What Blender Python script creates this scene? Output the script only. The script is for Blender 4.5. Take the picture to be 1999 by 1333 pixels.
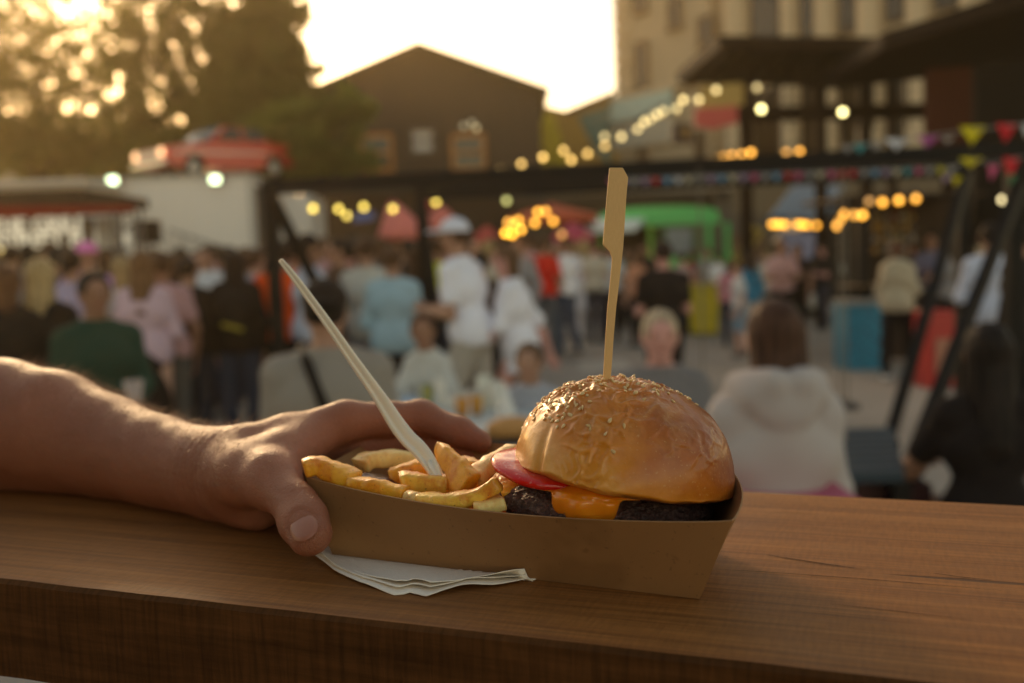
import bpy, bmesh, math, random
import numpy as np
from mathutils import Vector, Matrix, noise as mnoise
R = math.radians
for o in list(bpy.data.objects):
    bpy.data.objects.remove(o)
scene = bpy.context.scene
COL = scene.collection

# ------------------------------------------------------------------ camera
F_PX, CX, CY = 1943.0, 999.5, 666.5        # focal length and centre in photo pixels (36 mm sensor, 35 mm lens)
ROLL, PITCH, EYE = R(2.0), R(4.747), 1.5
TZ = EYE - 0.155                            # height of the counter top
FWD = Vector((0, math.cos(PITCH), -math.sin(PITCH)))
_dn = Vector((0, -math.sin(PITCH), -math.cos(PITCH)))
RT = math.cos(ROLL) * Vector((1, 0, 0)) + math.sin(ROLL) * _dn
DN = -math.sin(ROLL) * Vector((1, 0, 0)) + math.cos(ROLL) * _dn
CAM = Vector((0, 0, EYE))
cam_d = bpy.data.cameras.new("camera")
cam = bpy.data.objects.new("camera", cam_d)
COL.objects.link(cam)
cam.matrix_world = Matrix((
    (RT.x, -DN.x, -FWD.x, CAM.x), (RT.y, -DN.y, -FWD.y, CAM.y), (RT.z, -DN.z, -FWD.z, CAM.z), (0, 0, 0, 1)))
cam_d.sensor_width = 36.0
cam_d.lens = 36.0 * F_PX / 1999.0
cam_d.clip_start, cam_d.clip_end = 0.02, 600
cam_d.dof.use_dof = True
cam_d.dof.focus_distance = 0.472
cam_d.dof.aperture_fstop = 5.6
cam_d.dof.aperture_blades = 0
scene.camera = cam

# ------------------------------------------------------------------ world, sun, exposure
SUN_EL, SUN_AZ = R(16), R(-21)              # low sun ahead of the camera, a little to the left, behind the tree
world = bpy.data.worlds.new("World")
scene.world = world
world.use_nodes = True
wn, wl = world.node_tree.nodes, world.node_tree.links
bg = wn["Background"]
sky = wn.new("ShaderNodeTexSky")
sky.sky_type = 'NISHITA'
sky.sun_disc = False
sky.sun_elevation = SUN_EL
sky.sun_rotation = SUN_AZ
sky.air_density, sky.dust_density, sky.ozone_density = 1.0, 0.9, 1.0
tint = wn.new("ShaderNodeMix"); tint.data_type = 'RGBA'; tint.blend_type = 'MULTIPLY'
tint.inputs[0].default_value = 1.0
tint.inputs[7].default_value = (1.0, 0.755, 0.50, 1)
wl.new(sky.outputs[0], tint.inputs[6]); wl.new(tint.outputs[2], bg.inputs[0])
bg.inputs[1].default_value = 0.15
sun_d = bpy.data.lights.new("sun", 'SUN')
sun_d.energy = 1.7; sun_d.angle = R(10); sun_d.color = (1.0, 0.68, 0.36)
sun = bpy.data.objects.new("sun", sun_d); COL.objects.link(sun)
sdir = Vector((math.sin(SUN_AZ) * math.cos(SUN_EL), math.cos(SUN_AZ) * math.cos(SUN_EL), math.sin(SUN_EL)))
sun.rotation_euler = sdir.to_track_quat('Z', 'Y').to_euler()
scene.view_settings.view_transform = 'Standard'
scene.view_settings.look = 'None'
scene.view_settings.exposure = 1.17
scene.view_settings.gamma = 1
scene.cycles.use_denoising = True
scene.cycles.max_bounces = 6
scene.cycles.volume_bounces = 1
scene.cycles.transparent_max_bounces = 12

# ------------------------------------------------------------------ helpers
def W(px, py, t):
    """world point seen at photo pixel (px, py) at depth t in metres along the lens axis"""
    return CAM + t * (FWD + (px - CX) / F_PX * RT + (py - CY) / F_PX * DN)
def G(px, py, z=0.0):
    """world point seen at photo pixel (px, py) on the level plane at height z"""
    d = FWD + (px - CX) / F_PX * RT + (py - CY) / F_PX * DN
    return CAM + d * ((z - EYE) / d.z)
def V(*a): return Vector(a)

def tag(o, label=None, cat=None, group=None, kind=None):
    if label: o['label'] = label
    if cat: o['category'] = cat
    if group: o['group'] = group
    if kind: o['kind'] = kind
    return o
def empty(name, loc, rz=0, label=None, cat=None, group=None):
    o = bpy.data.objects.new(name, None); COL.objects.link(o)
    o.empty_display_size = .1
    o.location = loc; o.rotation_euler = (0, 0, rz)
    return tag(o, label, cat, group)
def link_mesh(name, me, mat=None, parent=None, smooth=True):
    if mat:
        for m in (mat if isinstance(mat, (list, tuple)) else [mat]): me.materials.append(m)
    if smooth: me.polygons.foreach_set('use_smooth', [True] * len(me.polygons))
    o = bpy.data.objects.new(name, me); COL.objects.link(o)
    if parent: o.parent = parent
    return o
def pymesh(name, verts, faces, mat=None, parent=None, smooth=True):
    me = bpy.data.meshes.new(name)
    me.from_pydata([tuple(v) for v in verts], [], [tuple(f) for f in faces]); me.update()
    return link_mesh(name, me, mat, parent, smooth)
def copy_tree(o, parent=None):
    c = o.copy(); COL.objects.link(c)
    if parent: c.parent = parent
    for ch in list(o.children): copy_tree(ch, c)
    return c

class MB:
    """collects boxes, bars, tubes, lathes into one mesh; local coordinates"""
    def __init__(s): s.v, s.f, s.m = [], [], []
    def add(s, vs, fs, mi=0):
        n = len(s.v); s.v += [tuple(v) for v in vs]; s.f += [tuple(i + n for i in f) for f in fs]; s.m += [mi] * len(fs); return s
    def box(s, c, d, rz=0, mi=0, M=None):
        hx, hy, hz = d[0] / 2, d[1] / 2, d[2] / 2
        vs = [Vector((x, y, z)) for z in (-hz, hz) for y in (-hy, hy) for x in (-hx, hx)]
        m = M if M is not None else Matrix.Rotation(rz, 3, 'Z')
        vs = [m @ v + Vector(c) for v in vs]
        return s.add(vs, [(0, 2, 3, 1), (4, 5, 7, 6), (0, 1, 5, 4), (2, 6, 7, 3), (0, 4, 6, 2), (1, 3, 7, 5)], mi)
    def prism(s, pts, off, mi=0):
        n = len(pts); off = Vector(off); p = [Vector(q) for q in pts]
        vs = p + [q + off for q in p]
        return s.add(vs, [tuple(range(n))[::-1], tuple(range(n, 2 * n))] + [(i, (i + 1) % n, n + (i + 1) % n, n + i) for i in range(n)], mi)
    def tube(s, pts, rad, n=8, mi=0, caps=True):
        pts = [Vector(p) for p in pts]
        rad = rad if isinstance(rad, (list, tuple)) else [rad] * len(pts)
        vs, fs = [], []
        prev = None
        for i, p in enumerate(pts):
            d = (pts[min(i + 1, len(pts) - 1)] - pts[max(i - 1, 0)]).normalized()
            up = prev if prev is not None else (Vector((0, 0, 1)) if abs(d.z) < .9 else Vector((1, 0, 0)))
            a = d.cross(up).normalized(); b = a.cross(d).normalized(); prev = b
            for k in range(n):
                th = 2 * math.pi * k / n
                vs.append(p + rad[i] * (math.cos(th) * a + math.sin(th) * b))
        for i in range(len(pts) - 1):
            for k in range(n):
                fs.append((i * n + k, i * n + (k + 1) % n, (i + 1) * n + (k + 1) % n, (i + 1) * n + k))
        if caps: fs += [tuple(range(n)), tuple(range((len(pts) - 1) * n, len(pts) * n))[::-1]]
        return s.add(vs, fs, mi)
    def lathe(s, prof, c=(0, 0, 0), n=24, mi=0, M=None):
        c = Vector(c); vs, fs = [], []
        for (r, z) in prof:
            for k in range(n):
                th = 2 * math.pi * k / n
                v = Vector((r * math.cos(th), r * math.sin(th), z))
                vs.append((M @ v if M is not None else v) + c)
        for i in range(len(prof) - 1):
            for k in range(n):
                fs.append((i * n + k, i * n + (k + 1) % n, (i + 1) * n + (k + 1) % n, (i + 1) * n + k))
        return s.add(vs, fs, mi)
    def build(s, name, mat=None, parent=None, smooth=False, bevel=0):
        me = bpy.data.meshes.new(name); me.from_pydata(s.v, [], s.f); me.update()
        bm = bmesh.new(); bm.from_mesh(me); bmesh.ops.recalc_face_normals(bm, faces=bm.faces); bm.to_mesh(me); bm.free()
        o = link_mesh(name, me, mat, parent, smooth)
        if any(s.m): me.polygons.foreach_set('material_index', s.m)
        if bevel:
            b = o.modifiers.new('bevel', 'BEVEL'); b.width = bevel; b.segments = 2; b.limit_method = 'ANGLE'
        return o

# ------------------------------------------------------------------ signed distance fields -> one continuous surface
def seg(a, b, ra, rb=None, flat=None):
    """tapered limb from a to b; flat = (axis, factor) makes it thinner along that axis"""
    a = np.array(a, float); b = np.array(b, float); rb = ra if rb is None else rb
    ba = b - a; L2 = max(float(ba @ ba), 1e-12)
    if flat is not None:
        n = np.array(flat[0], float); n /= np.linalg.norm(n); fs = flat[1]
    def f(P):
        q = P - a
        h = np.clip((q @ ba) / L2, 0, 1)
        q = q - h[:, None] * ba
        r = ra + (rb - ra) * h
        if flat is not None:
            q = q + ((q @ n) * (1 / fs - 1))[:, None] * n
            return (np.sqrt((q * q).sum(1)) - r) * min(fs, 1)
        return np.sqrt((q * q).sum(1)) - r
    return f
def ell(c, r, M=None):
    c = np.array(c, float); r = np.array(r, float); m = None if M is None else np.array(M)[:3, :3]
    mr = r.min()
    def f(P):
        q = P - c
        if m is not None: q = q @ m
        k0 = np.sqrt(((q / r) ** 2).sum(1)); k1 = np.sqrt(((q / (r * r)) ** 2).sum(1)) + 1e-9
        return np.where(k0 < .3, (k0 - 1) * mr, k0 * (k0 - 1) / k1)
    return f
def sun_(fs, k=.02):
    """smooth union"""
    def f(P):
        d = fs[0](P)
        for g in fs[1:]:
            e = g(P)
            h = np.clip(.5 + .5 * (e - d) / k, 0, 1)
            d = e + (d - e) * h - k * h * (1 - h)
        return d
    return f
def cutp(f, p, n):
    """keep the part of f behind plane (p, n)"""
    p = np.array(p, float); n = np.array(n, float); n /= np.linalg.norm(n)
    return lambda P: np.maximum(f(P), (P - p) @ n)
def grow(f, t): return lambda P: f(P) - t
def minus(f, g): return lambda P: np.maximum(f(P), -g(P))

def sdf_arrays(f, lo, hi, h, project=1):
    lo = np.array(lo, float); hi = np.array(hi, float); B = 8
    nb = np.maximum(1, np.ceil((hi - lo) / h / B).astype(int)); n = nb * B
    cs = [lo[i] + (np.arange(nb[i]) + .5) * B * h for i in range(3)]
    C = np.stack(np.meshgrid(*cs, indexing='ij'), -1).reshape(-1, 3)
    dc = f(C)
    act = np.abs(dc) < B * h * 0.87 * 1.6 + 2 * h
    val = np.repeat(dc[:, None], B ** 3, 1)
    sub = np.stack(np.meshgrid(*[np.arange(B)] * 3, indexing='ij'), -1).reshape(-1, 3)
    base = C[act] - B * h / 2
    pts = (base[:, None, :] + sub[None] * h).reshape(-1, 3)
    if len(pts): 
        out = np.concatenate([f(pts[i:i + 400000]) for i in range(0, len(pts), 400000)])
        val[act] = out.reshape(-1, B ** 3)
    val = val.reshape(nb[0], nb[1], nb[2], B, B, B).transpose(0, 3, 1, 4, 2, 5).reshape(n[0], n[1], n[2])
    ins = val < 0
    ins[0] = ins[-1] = False; ins[:, 0] = ins[:, -1] = False; ins[:, :, 0] = ins[:, :, -1] = False
    val = np.where(ins, val, np.maximum(val, 1e-6))
    cnt = np.zeros(tuple(np.array(ins.shape) - 1), np.int8)
    corners = [(i, j, k) for i in (0, 1) for j in (0, 1) for k in (0, 1)]
    nx, ny, nz = cnt.shape
    for (i, j, k) in corners: cnt += ins[i:i + nx, j:j + ny, k:k + nz]
    cells = np.argwhere((cnt > 0) & (cnt < 8))
    cv = np.stack([val[cells[:, 0] + i, cells[:, 1] + j, cells[:, 2] + k] for (i, j, k) in corners], 1)
    acc = np.zeros((len(cells), 3)); num = np.zeros(len(cells))
    ca = np.array(corners, float)
    for a in range(8):
        for b in range(a + 1, 8):
            if np.abs(ca[a] - ca[b]).sum() != 1: continue
            va, vb = cv[:, a], cv[:, b]; m = (va < 0) != (vb < 0)
            t = np.where(m, va / np.where(m, va - vb, 1), 0)
            acc += np.where(m[:, None], ca[a] + t[:, None] * (ca[b] - ca[a]), 0); num += m
    verts = lo + (cells + acc / num[:, None]) * h
    idx = -np.ones(cnt.shape, np.int64); idx[tuple(cells.T)] = np.arange(len(cells))
    faces = []
    for ax in range(3):
        u, v = (ax + 1) % 3, (ax + 2) % 3
        s0 = [slice(None)] * 3; s1 = [slice(None)] * 3; s0[ax] = slice(0, -1); s1[ax] = slice(1, None)
        A, Bv = ins[tuple(s0)], ins[tuple(s1)]
        e = np.argwhere(A != Bv)
        e = e[(e[:, u] > 0) & (e[:, v] > 0)]
        e = e[(e[:, u] < ins.shape[u] - 1) & (e[:, v] < ins.shape[v] - 1)]
        flip = A[tuple(e.T)]
        q = []
        for (du, dv) in ((-1, -1), (0, -1), (0, 0), (-1, 0)):
            w = e.copy(); w[:, u] += du; w[:, v] += dv; q.append(idx[tuple(w.T)])
        q = np.stack(q, 1); q = np.where(flip[:, None], q, q[:, ::-1]); faces.append(q)
    faces = np.concatenate(faces)
    for _ in range(project):
        d = f(verts); e = h * .3; g = np.zeros_like(verts)
        for i in range(3):
            o = np.zeros(3); o[i] = e
            g[:, i] = (f(verts + o) - f(verts - o)) / (2 * e)
        gl = (g * g).sum(1) + 1e-6
        st = -(d / gl)[:, None] * g
        sl = np.sqrt((st * st).sum(1)); st *= np.minimum(1, .8 * h / (sl + 1e-9))[:, None]
        verts = verts + st
    return verts, faces
def np_mesh(name, verts, faces, mat=None, parent=None, smooth=True):
    me = bpy.data.meshes.new(name)
    nv, nf = len(verts), len(faces)
    me.vertices.add(nv); me.vertices.foreach_set('co', np.asarray(verts, np.float32).ravel())
    me.loops.add(nf * 4); me.loops.foreach_set('vertex_index', np.asarray(faces, np.int32).ravel())
    me.polygons.add(nf); me.polygons.foreach_set('loop_start', np.arange(0, nf * 4, 4, dtype=np.int32))
    me.update(calc_edges=True); me.validate()
    return link_mesh(name, me, mat, parent, smooth)
def sdf_obj(name, f, lo, hi, h, mat=None, parent=None, project=1):
    v, fc = sdf_arrays(f, lo, hi, h, project)
    return np_mesh(name, v, fc, mat, parent)

# ------------------------------------------------------------------ materials
class Nt:
    """small node-tree writer"""
    def __init__(s, name):
        s.mat = bpy.data.materials.new(name); s.mat.use_nodes = True
        s.n, s.l = s.mat.node_tree.nodes, s.mat.node_tree.links
        s.p = s.n["Principled BSDF"]; s.tc = s.n.new("ShaderNodeTexCoord")
    def put(s, sock, v):
        if isinstance(v, bpy.types.NodeSocket): s.l.new(v, sock)
        else: sock.default_value = (tuple(v) + (1,) if isinstance(v, (tuple, list)) and len(v) == 3 and sock.type == 'RGBA' else v)
    def mapping(s, scale=(1, 1, 1), rot=(0, 0, 0), loc=(0, 0, 0), src=None):
        m = s.n.new("ShaderNodeMapping"); m.inputs['Scale'].default_value = scale; m.inputs['Rotation'].default_value = rot; m.inputs['Location'].default_value = loc
        s.l.new(src or s.tc.outputs['Object'], m.inputs[0]); return m.outputs[0]
    def noise(s, scale=5, detail=4, rough=.5, vec=None, dist=0):
        t = s.n.new("ShaderNodeTexNoise"); t.inputs['Scale'].default_value = scale; t.inputs['Detail'].default_value = detail
        t.inputs['Roughness'].default_value = rough; t.inputs['Distortion'].default_value = dist
        s.l.new(vec or s.tc.outputs['Object'], t.inputs['Vector']); return t.outputs[0]
    def voronoi(s, scale=5, vec=None, feature='F1'):
        t = s.n.new("ShaderNodeTexVoronoi"); t.feature = feature; t.inputs['Scale'].default_value = scale
        s.l.new(vec or s.tc.outputs['Object'], t.inputs['Vector']); return t.outputs['Distance']
    def ramp(s, fac, stops):
        r = s.n.new("ShaderNodeValToRGB"); e = r.color_ramp.elements
        while len(e) < len(stops): e.new(.5)
        for i, (p, c) in enumerate(stops):
            e[i].position = p; e[i].color = (c if isinstance(c, tuple) else (c, c, c)) + (1,)
        s.put(r.inputs[0], fac); return r.outputs[0]
    def mix(s, fac, a, b, mode='MIX'):
        m = s.n.new("ShaderNodeMix"); m.data_type = 'RGBA'; m.blend_type = mode
        s.put(m.inputs[0], fac); s.put(m.inputs[6], a); s.put(m.inputs[7], b); return m.outputs[2]
    def math(s, op, a, b=0.0, c=0.0):
        m = s.n.new("ShaderNodeMath"); m.operation = op; s.put(m.inputs[0], a); s.put(m.inputs[1], b); s.put(m.inputs[2], c); return m.outputs[0]
    def sep(s, src=None):
        m = s.n.new("ShaderNodeSeparateXYZ"); s.l.new(src or s.tc.outputs['Object'], m.inputs[0]); return m.outputs
    def bump(s, h, strength=.5, dist=.01, prev=None):
        b = s.n.new("ShaderNodeBump"); b.inputs['Strength'].default_value = strength; b.inputs['Distance'].default_value = dist
        s.l.new(h, b.inputs['Height'])
        if prev is not None: s.l.new(prev, b.inputs['Normal'])
        return b.outputs[0]
    def out(s, color=None, rough=None, normal=None, **kw):
        if color is not None: s.put(s.p.inputs['Base Color'], color)
        if rough is not None: s.put(s.p.inputs['Roughness'], rough)
        if normal is not None: s.l.new(normal, s.p.inputs['Normal'])
        for k, v in kw.items(): s.put(s.p.inputs[k.replace('_', ' ')], v)
        return s.mat
_plain = {}
def plain(name, color, rough=.7, var=.15, scale=6, bump=0, bscale=60, **kw):
    """a surface of one colour with a little wear"""
    key = (name, tuple(color), rough, tuple(sorted(kw.items())))
    if key in _plain: return _plain[key]
    t = Nt(name)
    c = t.mix(t.noise(scale, 5, .6), tuple(x * (1 - var) for x in color), tuple(min(1, x * (1 + var)) for x in color))
    nm = t.bump(t.noise(bscale, 4), .4, bump) if bump else None
    if rough >= .65 or 'black' in name or 'hair' in name: kw.setdefault('Specular_IOR_Level', .12)
    m = t.out(c, rough, nm, **kw); _plain[key] = m
    return m
def glow(name, color, strength):
    key = (name, tuple(color), strength)
    if key in _plain: return _plain[key]
    t = Nt(name); t.out((.8, .8, .8), .5, Emission_Color=color, Emission_Strength=strength)
    try: t.mat.cycles.emission_sampling = 'NONE'
    except Exception: pass
    _plain[key] = t.mat; return t.mat
# ================================================================== FOREGROUND
random.seed(4); np.random.seed(4)
# ---- counter top: one thick plank
A0, A1 = G(0, 1126, TZ), G(1831, 1330, TZ)      # near edge
B0, B1 = G(1450, 958.5, TZ), G(1999, 986.4, TZ) # far edge
pang = math.atan2(A1.y - A0.y, A1.x - A0.x)
pdir = V(math.cos(pang), math.sin(pang), 0); pnor = V(-math.sin(pang), math.cos(pang), 0)
pw = (B0 - A0).dot(pnor); PT = 0.052
def wood_mat():
    t = Nt("planed_pine")
    grain = t.mapping((3.2, 150, 60)); fine = t.mapping((12, 640, 200)); broad = t.mapping((.9, 26, 9))
    g1 = t.noise(2.2, 6, .62, grain, .4); g2 = t.noise(3.0, 4, .6, fine)
    g0_ = t.noise(2.0, 4, .6, broad, .3); g1 = t.math('ADD', t.math('MULTIPLY', g1, .55), t.math('MULTIPLY', g0_, .45))
    saw = t.noise(60, 3, .5, t.mapping((9, 1.2, 1)))
    c = t.ramp(g1, [(.32, (.17, .060, .013)), (.45, (.30, .115, .027)), (.55, (.39, .155, .038)), (.70, (.50, .215, .058))])
    c = t.mix(.55, c, t.ramp(g2, [(.3, .45), (.7, 1.0)]), 'MULTIPLY')
    c = t.mix(.30, c, t.ramp(saw, [(.35, .45), (.62, 1.0)]), 'MULTIPLY')
    # a few thin drying cracks along the grain
    cr = t.noise(1.0, 2, .4, t.mapping((2.2, 70, 1), loc=(3.1, 0, 0)))
    crm = t.ramp(cr, [(.0, 1.0), (.295, 1.0), (.305, 0.0), (1, 0.0)])
    c = t.mix(t.math('MULTIPLY', crm, .7), c, (.035, .016, .009))
    stain = t.noise(7, 4, .6)
    c = t.mix(t.ramp(stain, [(.45, 0.0), (.75, .4)]), c, (.17, .09, .05))
    h = t.math('ADD', t.math('MULTIPLY', g2, .6), t.math('MULTIPLY', saw, .35))
    h = t.math('SUBTRACT', h, t.math('MULTIPLY', crm, 1.5))
    return t.out(c, t.ramp(g2, [(.3, .48), (.7, .68)]), t.bump(h, .35, .0012), Specular_IOR_Level=.22)
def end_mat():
    t = Nt("shaded_sawn_edge")
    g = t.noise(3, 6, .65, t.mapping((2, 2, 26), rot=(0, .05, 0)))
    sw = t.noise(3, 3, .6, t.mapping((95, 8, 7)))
    c = t.ramp(g, [(.3, (.050, .019, .005)), (.55, (.10, .040, .0115)), (.8, (.15, .062, .019))])  # sawn grain, with the near face's shade put into its darker colour
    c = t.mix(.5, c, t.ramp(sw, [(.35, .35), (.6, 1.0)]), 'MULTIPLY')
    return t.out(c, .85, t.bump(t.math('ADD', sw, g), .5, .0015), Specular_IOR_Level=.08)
MWOOD, MEDGE = wood_mat(), end_mat()
def make_counter():
    x0, x1 = -.95, 1.15; nx, ny = 240, 30
    vs, fs = [], []
    for j in range(ny + 1):
        for i in range(nx + 1):
            x = x0 + (x1 - x0) * i / nx; y = pw * j / ny
            if j == 0: y += .0007 * mnoise.noise(V(x * 30, 0, 0)) + (.0012 * max(0, mnoise.noise(V(x * 9, 7, 0)) - .25))
            z = -.0006 if j == 0 else (-.0004 if j == ny else .00012 * mnoise.noise(V(x * 8, y * 40, 0)))
            vs.append((x, y, z))
    for j in range(ny):
        for i in range(nx):
            a = j * (nx + 1) + i; fs.append((a, a + 1, a + nx + 2, a + nx + 1))
    ntop = len(fs); rings = [(0, -.0030, -.0024), (.0, -.0036, -.02), (0, -.003, -PT)]
    # near face
    prev = list(range(nx + 1))
    for (_, dy, z) in rings:
        cur = []
        for i in range(nx + 1):
            x, y, _z = vs[i]
            chip = max(0, mnoise.noise(V(x * 22, 3, z * 30)) - .35) * .004 if z > -.01 else 0
            cur.append(len(vs)); vs.append((x, y + dy + chip + .0004 * mnoise.noise(V(x * 40, z * 60, 1)), z - .0015 * (mnoise.noise(V(x * 5, 0, 9)) if z < -.04 else 0)))
        for i in range(nx): fs.append((prev[i], cur[i], cur[i + 1], prev[i + 1]))
        prev = cur
    low = prev
    back = [ny * (nx + 1) + i for i in range(nx + 1)]; cur = []
    for i in range(nx + 1): cur.append(len(vs)); vs.append((vs[back[i]][0], pw + .001, -PT))
    for i in range(nx): fs.append((back[i + 1], cur[i + 1], cur[i], back[i]))
    for i in range(nx): fs.append((low[i], cur[i], cur[i + 1], low[i + 1]))
    fs.append([j * (nx + 1) for j in range(ny + 1)] + [cur[0], low[0]])
    fs.append(([j * (nx + 1) + nx for j in range(ny + 1)] + [cur[nx], low[nx]])[::-1])
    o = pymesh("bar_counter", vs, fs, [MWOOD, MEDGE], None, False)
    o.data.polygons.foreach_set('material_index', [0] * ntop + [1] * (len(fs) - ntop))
    o.location = (A0.x, A0.y, TZ); 
    # origin at the photo's left end of the near edge
    o.rotation_euler = (0, 0, pang)
    tag(o, 'thick brown wooden plank counter under the arm and the burger tray', 'counter')
    crack = plain("crack_shadow", (.018, .009, .005), .9)
    for ends, wd in ((((1392, 1112), (1500, 1118), (1700, 1132), (1999, 1158)), .0005), (((1496, 1084), (1540, 1091), (1612, 1102), (1690, 1113)), .0008), (((1822, 1120), (1870, 1127), (1940, 1134)), .0006), (((1620, 1180), (1760, 1195), (1900, 1212)), .0004), (((150, 1010), (210, 1014), (300, 1024)), .0004), (((1510, 1000), (1600, 1004)), .0004)):
        P_ = [G(x, y, TZ) for x, y in ends]; M_ = Matrix.Rotation(-pang, 3, 'Z'); b = []; n_ = 40
        for k in range(n_ + 1):
            u = k / n_ * (len(P_) - 1); i = min(int(u), len(P_) - 2); p = M_ @ (P_[i].lerp(P_[i + 1], u - i) - o.location)
            w_ = wd * math.sin(math.pi * k / n_) ** .6 * (1 + .5 * mnoise.noise(V(k * .7, wd * 9e3, 0))) + .00004; y_ = p.y + .0004 * mnoise.noise(V(p.x * 60, 5, 0))
            b += [(p.x, y_ - w_ / 2, .00035), (p.x, y_ + w_ / 2, .00035)]
        pymesh("drying_crack", b, [(2 * k, 2 * k + 2, 2 * k + 3, 2 * k + 1) for k in range(n_)], crack, o, False)
    for x in (-.80, .95):
        b = MB().box((x, pw * .5, -PT - .5 * (TZ - PT) + .0), (.09, .09, TZ - PT - .002)).build("leg", plain("dark_stained_timber", (.03, .02, .014), .6), o)
    return o
counter = make_counter()

# ---- food tray
HB = .044
def card_mat():
    t = Nt("kraft_card")
    f = t.noise(900, 3, .7); b = t.noise(40, 4, .6)
    sp = t.noise(420, 2, .5)
    c = t.mix(b, (.29, .145, .055), (.34, .175, .070))
    c = t.mix(t.ramp(sp, [(.66, 0.0), (.72, .5)]), c, (.16, .08, .035))
    c = t.mix(t.ramp(t.noise(55, 2, .5, t.mapping(loc=(2, 5, 1))), [(.70, 0.0), (.74, .55)]), c, (.17, .085, .03))
    c = t.mix(t.ramp(t.noise(16, 3, .5, t.mapping(loc=(4, 1, 0))), [(.60, 0.0), (.66, .35)]), c, (.16, .075, .025))
    return t.out(c, .62, t.bump(t.math('ADD', t.math('MULTIPLY', f, .3), t.noise(22, 3)), .25, .0012), Specular_IOR_Level=.3)
MCARD = card_mat()
FLb, FRb = G(650, 1085, TZ), G(1365, 1170, TZ)
FLt, FRt, BLt = G(597, 929, TZ + HB), G(1429, 1016, TZ + HB - .003), G(745, 849, TZ + HB + .001)
e1 = (FRb - FLb).normalized(); e2 = V(-e1.y, e1.x, 0)
BLb = FLb + e2 * .086 + e1 * .004; BRt = G(1408, 900, TZ + HB); BRb = FRb + e2 * .082 - e1 * .026
def make_tray():
    vs, fs = [], []
    ns, nt = 40, 8
    sides = [(FLb, FRb, FLt, FRt, -e2, .010, .0050), (FRb, BRb, FRt, BRt, e1, .0075, .000), (BRb, BLb, BRt, BLt, e2, .006, .001), (BLb, FLb, BLt, FLt, -e1, .003, .0015)]
    bm = bmesh.new(); grid = []
    for (b0, b1, t0, t1, outd, bul, drop) in sides:
        g = []
        for j in range(nt + 1):
            t = j / nt; row = []
            for i in range(ns + 1):
                s = i / ns; w = math.sin(math.pi * s) ** .8 if 0 < s < 1 else 0
                p = b0.lerp(b1, s).lerp(t0.lerp(t1, s), t)
                p = p + outd * (bul * w * t ** 1.3) + V(0, 0, -drop * w * t ** 1.5)
                p.z += .0005 if j == 0 else 0
                row.append(bm.verts.new(p))
            g.append(row)
        for j in range(nt):
            for i in range(ns): bm.faces.new((g[j][i], g[j][i + 1], g[j + 1][i + 1], g[j + 1][i]))
        grid.append(g)
    bot = []
    for k in range(4): bot += [v for v in grid[k][0][:-1]]
    bmesh.ops.remove_doubles(bm, verts=bm.verts, dist=.0002)
    bm.verts.ensure_lookup_table()
    edge = [v for v in bm.verts if v.co.z < TZ + .0007]
    c = sum((v.co for v in edge), V(0, 0, 0)) / len(edge)
    edge.sort(key=lambda v: math.atan2((v.co - c).dot(e2), (v.co - c).dot(e1)))
    bm.faces.new(edge)
    bmesh.ops.recalc_face_normals(bm, faces=bm.faces)
    me = bpy.data.meshes.new("paper_tray"); bm.to_mesh(me); bm.free()
    o = link_mesh("paper_tray", me, MCARD, None, False)
    s = o.modifiers.new('thick', 'SOLIDIFY'); s.thickness = .0007; s.offset = 0
    tag(o, 'folded brown kraft card tray holding the fries and burger', 'food tray')
    # glued corner flaps on the inside of the ends
    return o
tray = make_tray()
TC = (FLb + FRb + BLb + BRb) / 4

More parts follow.
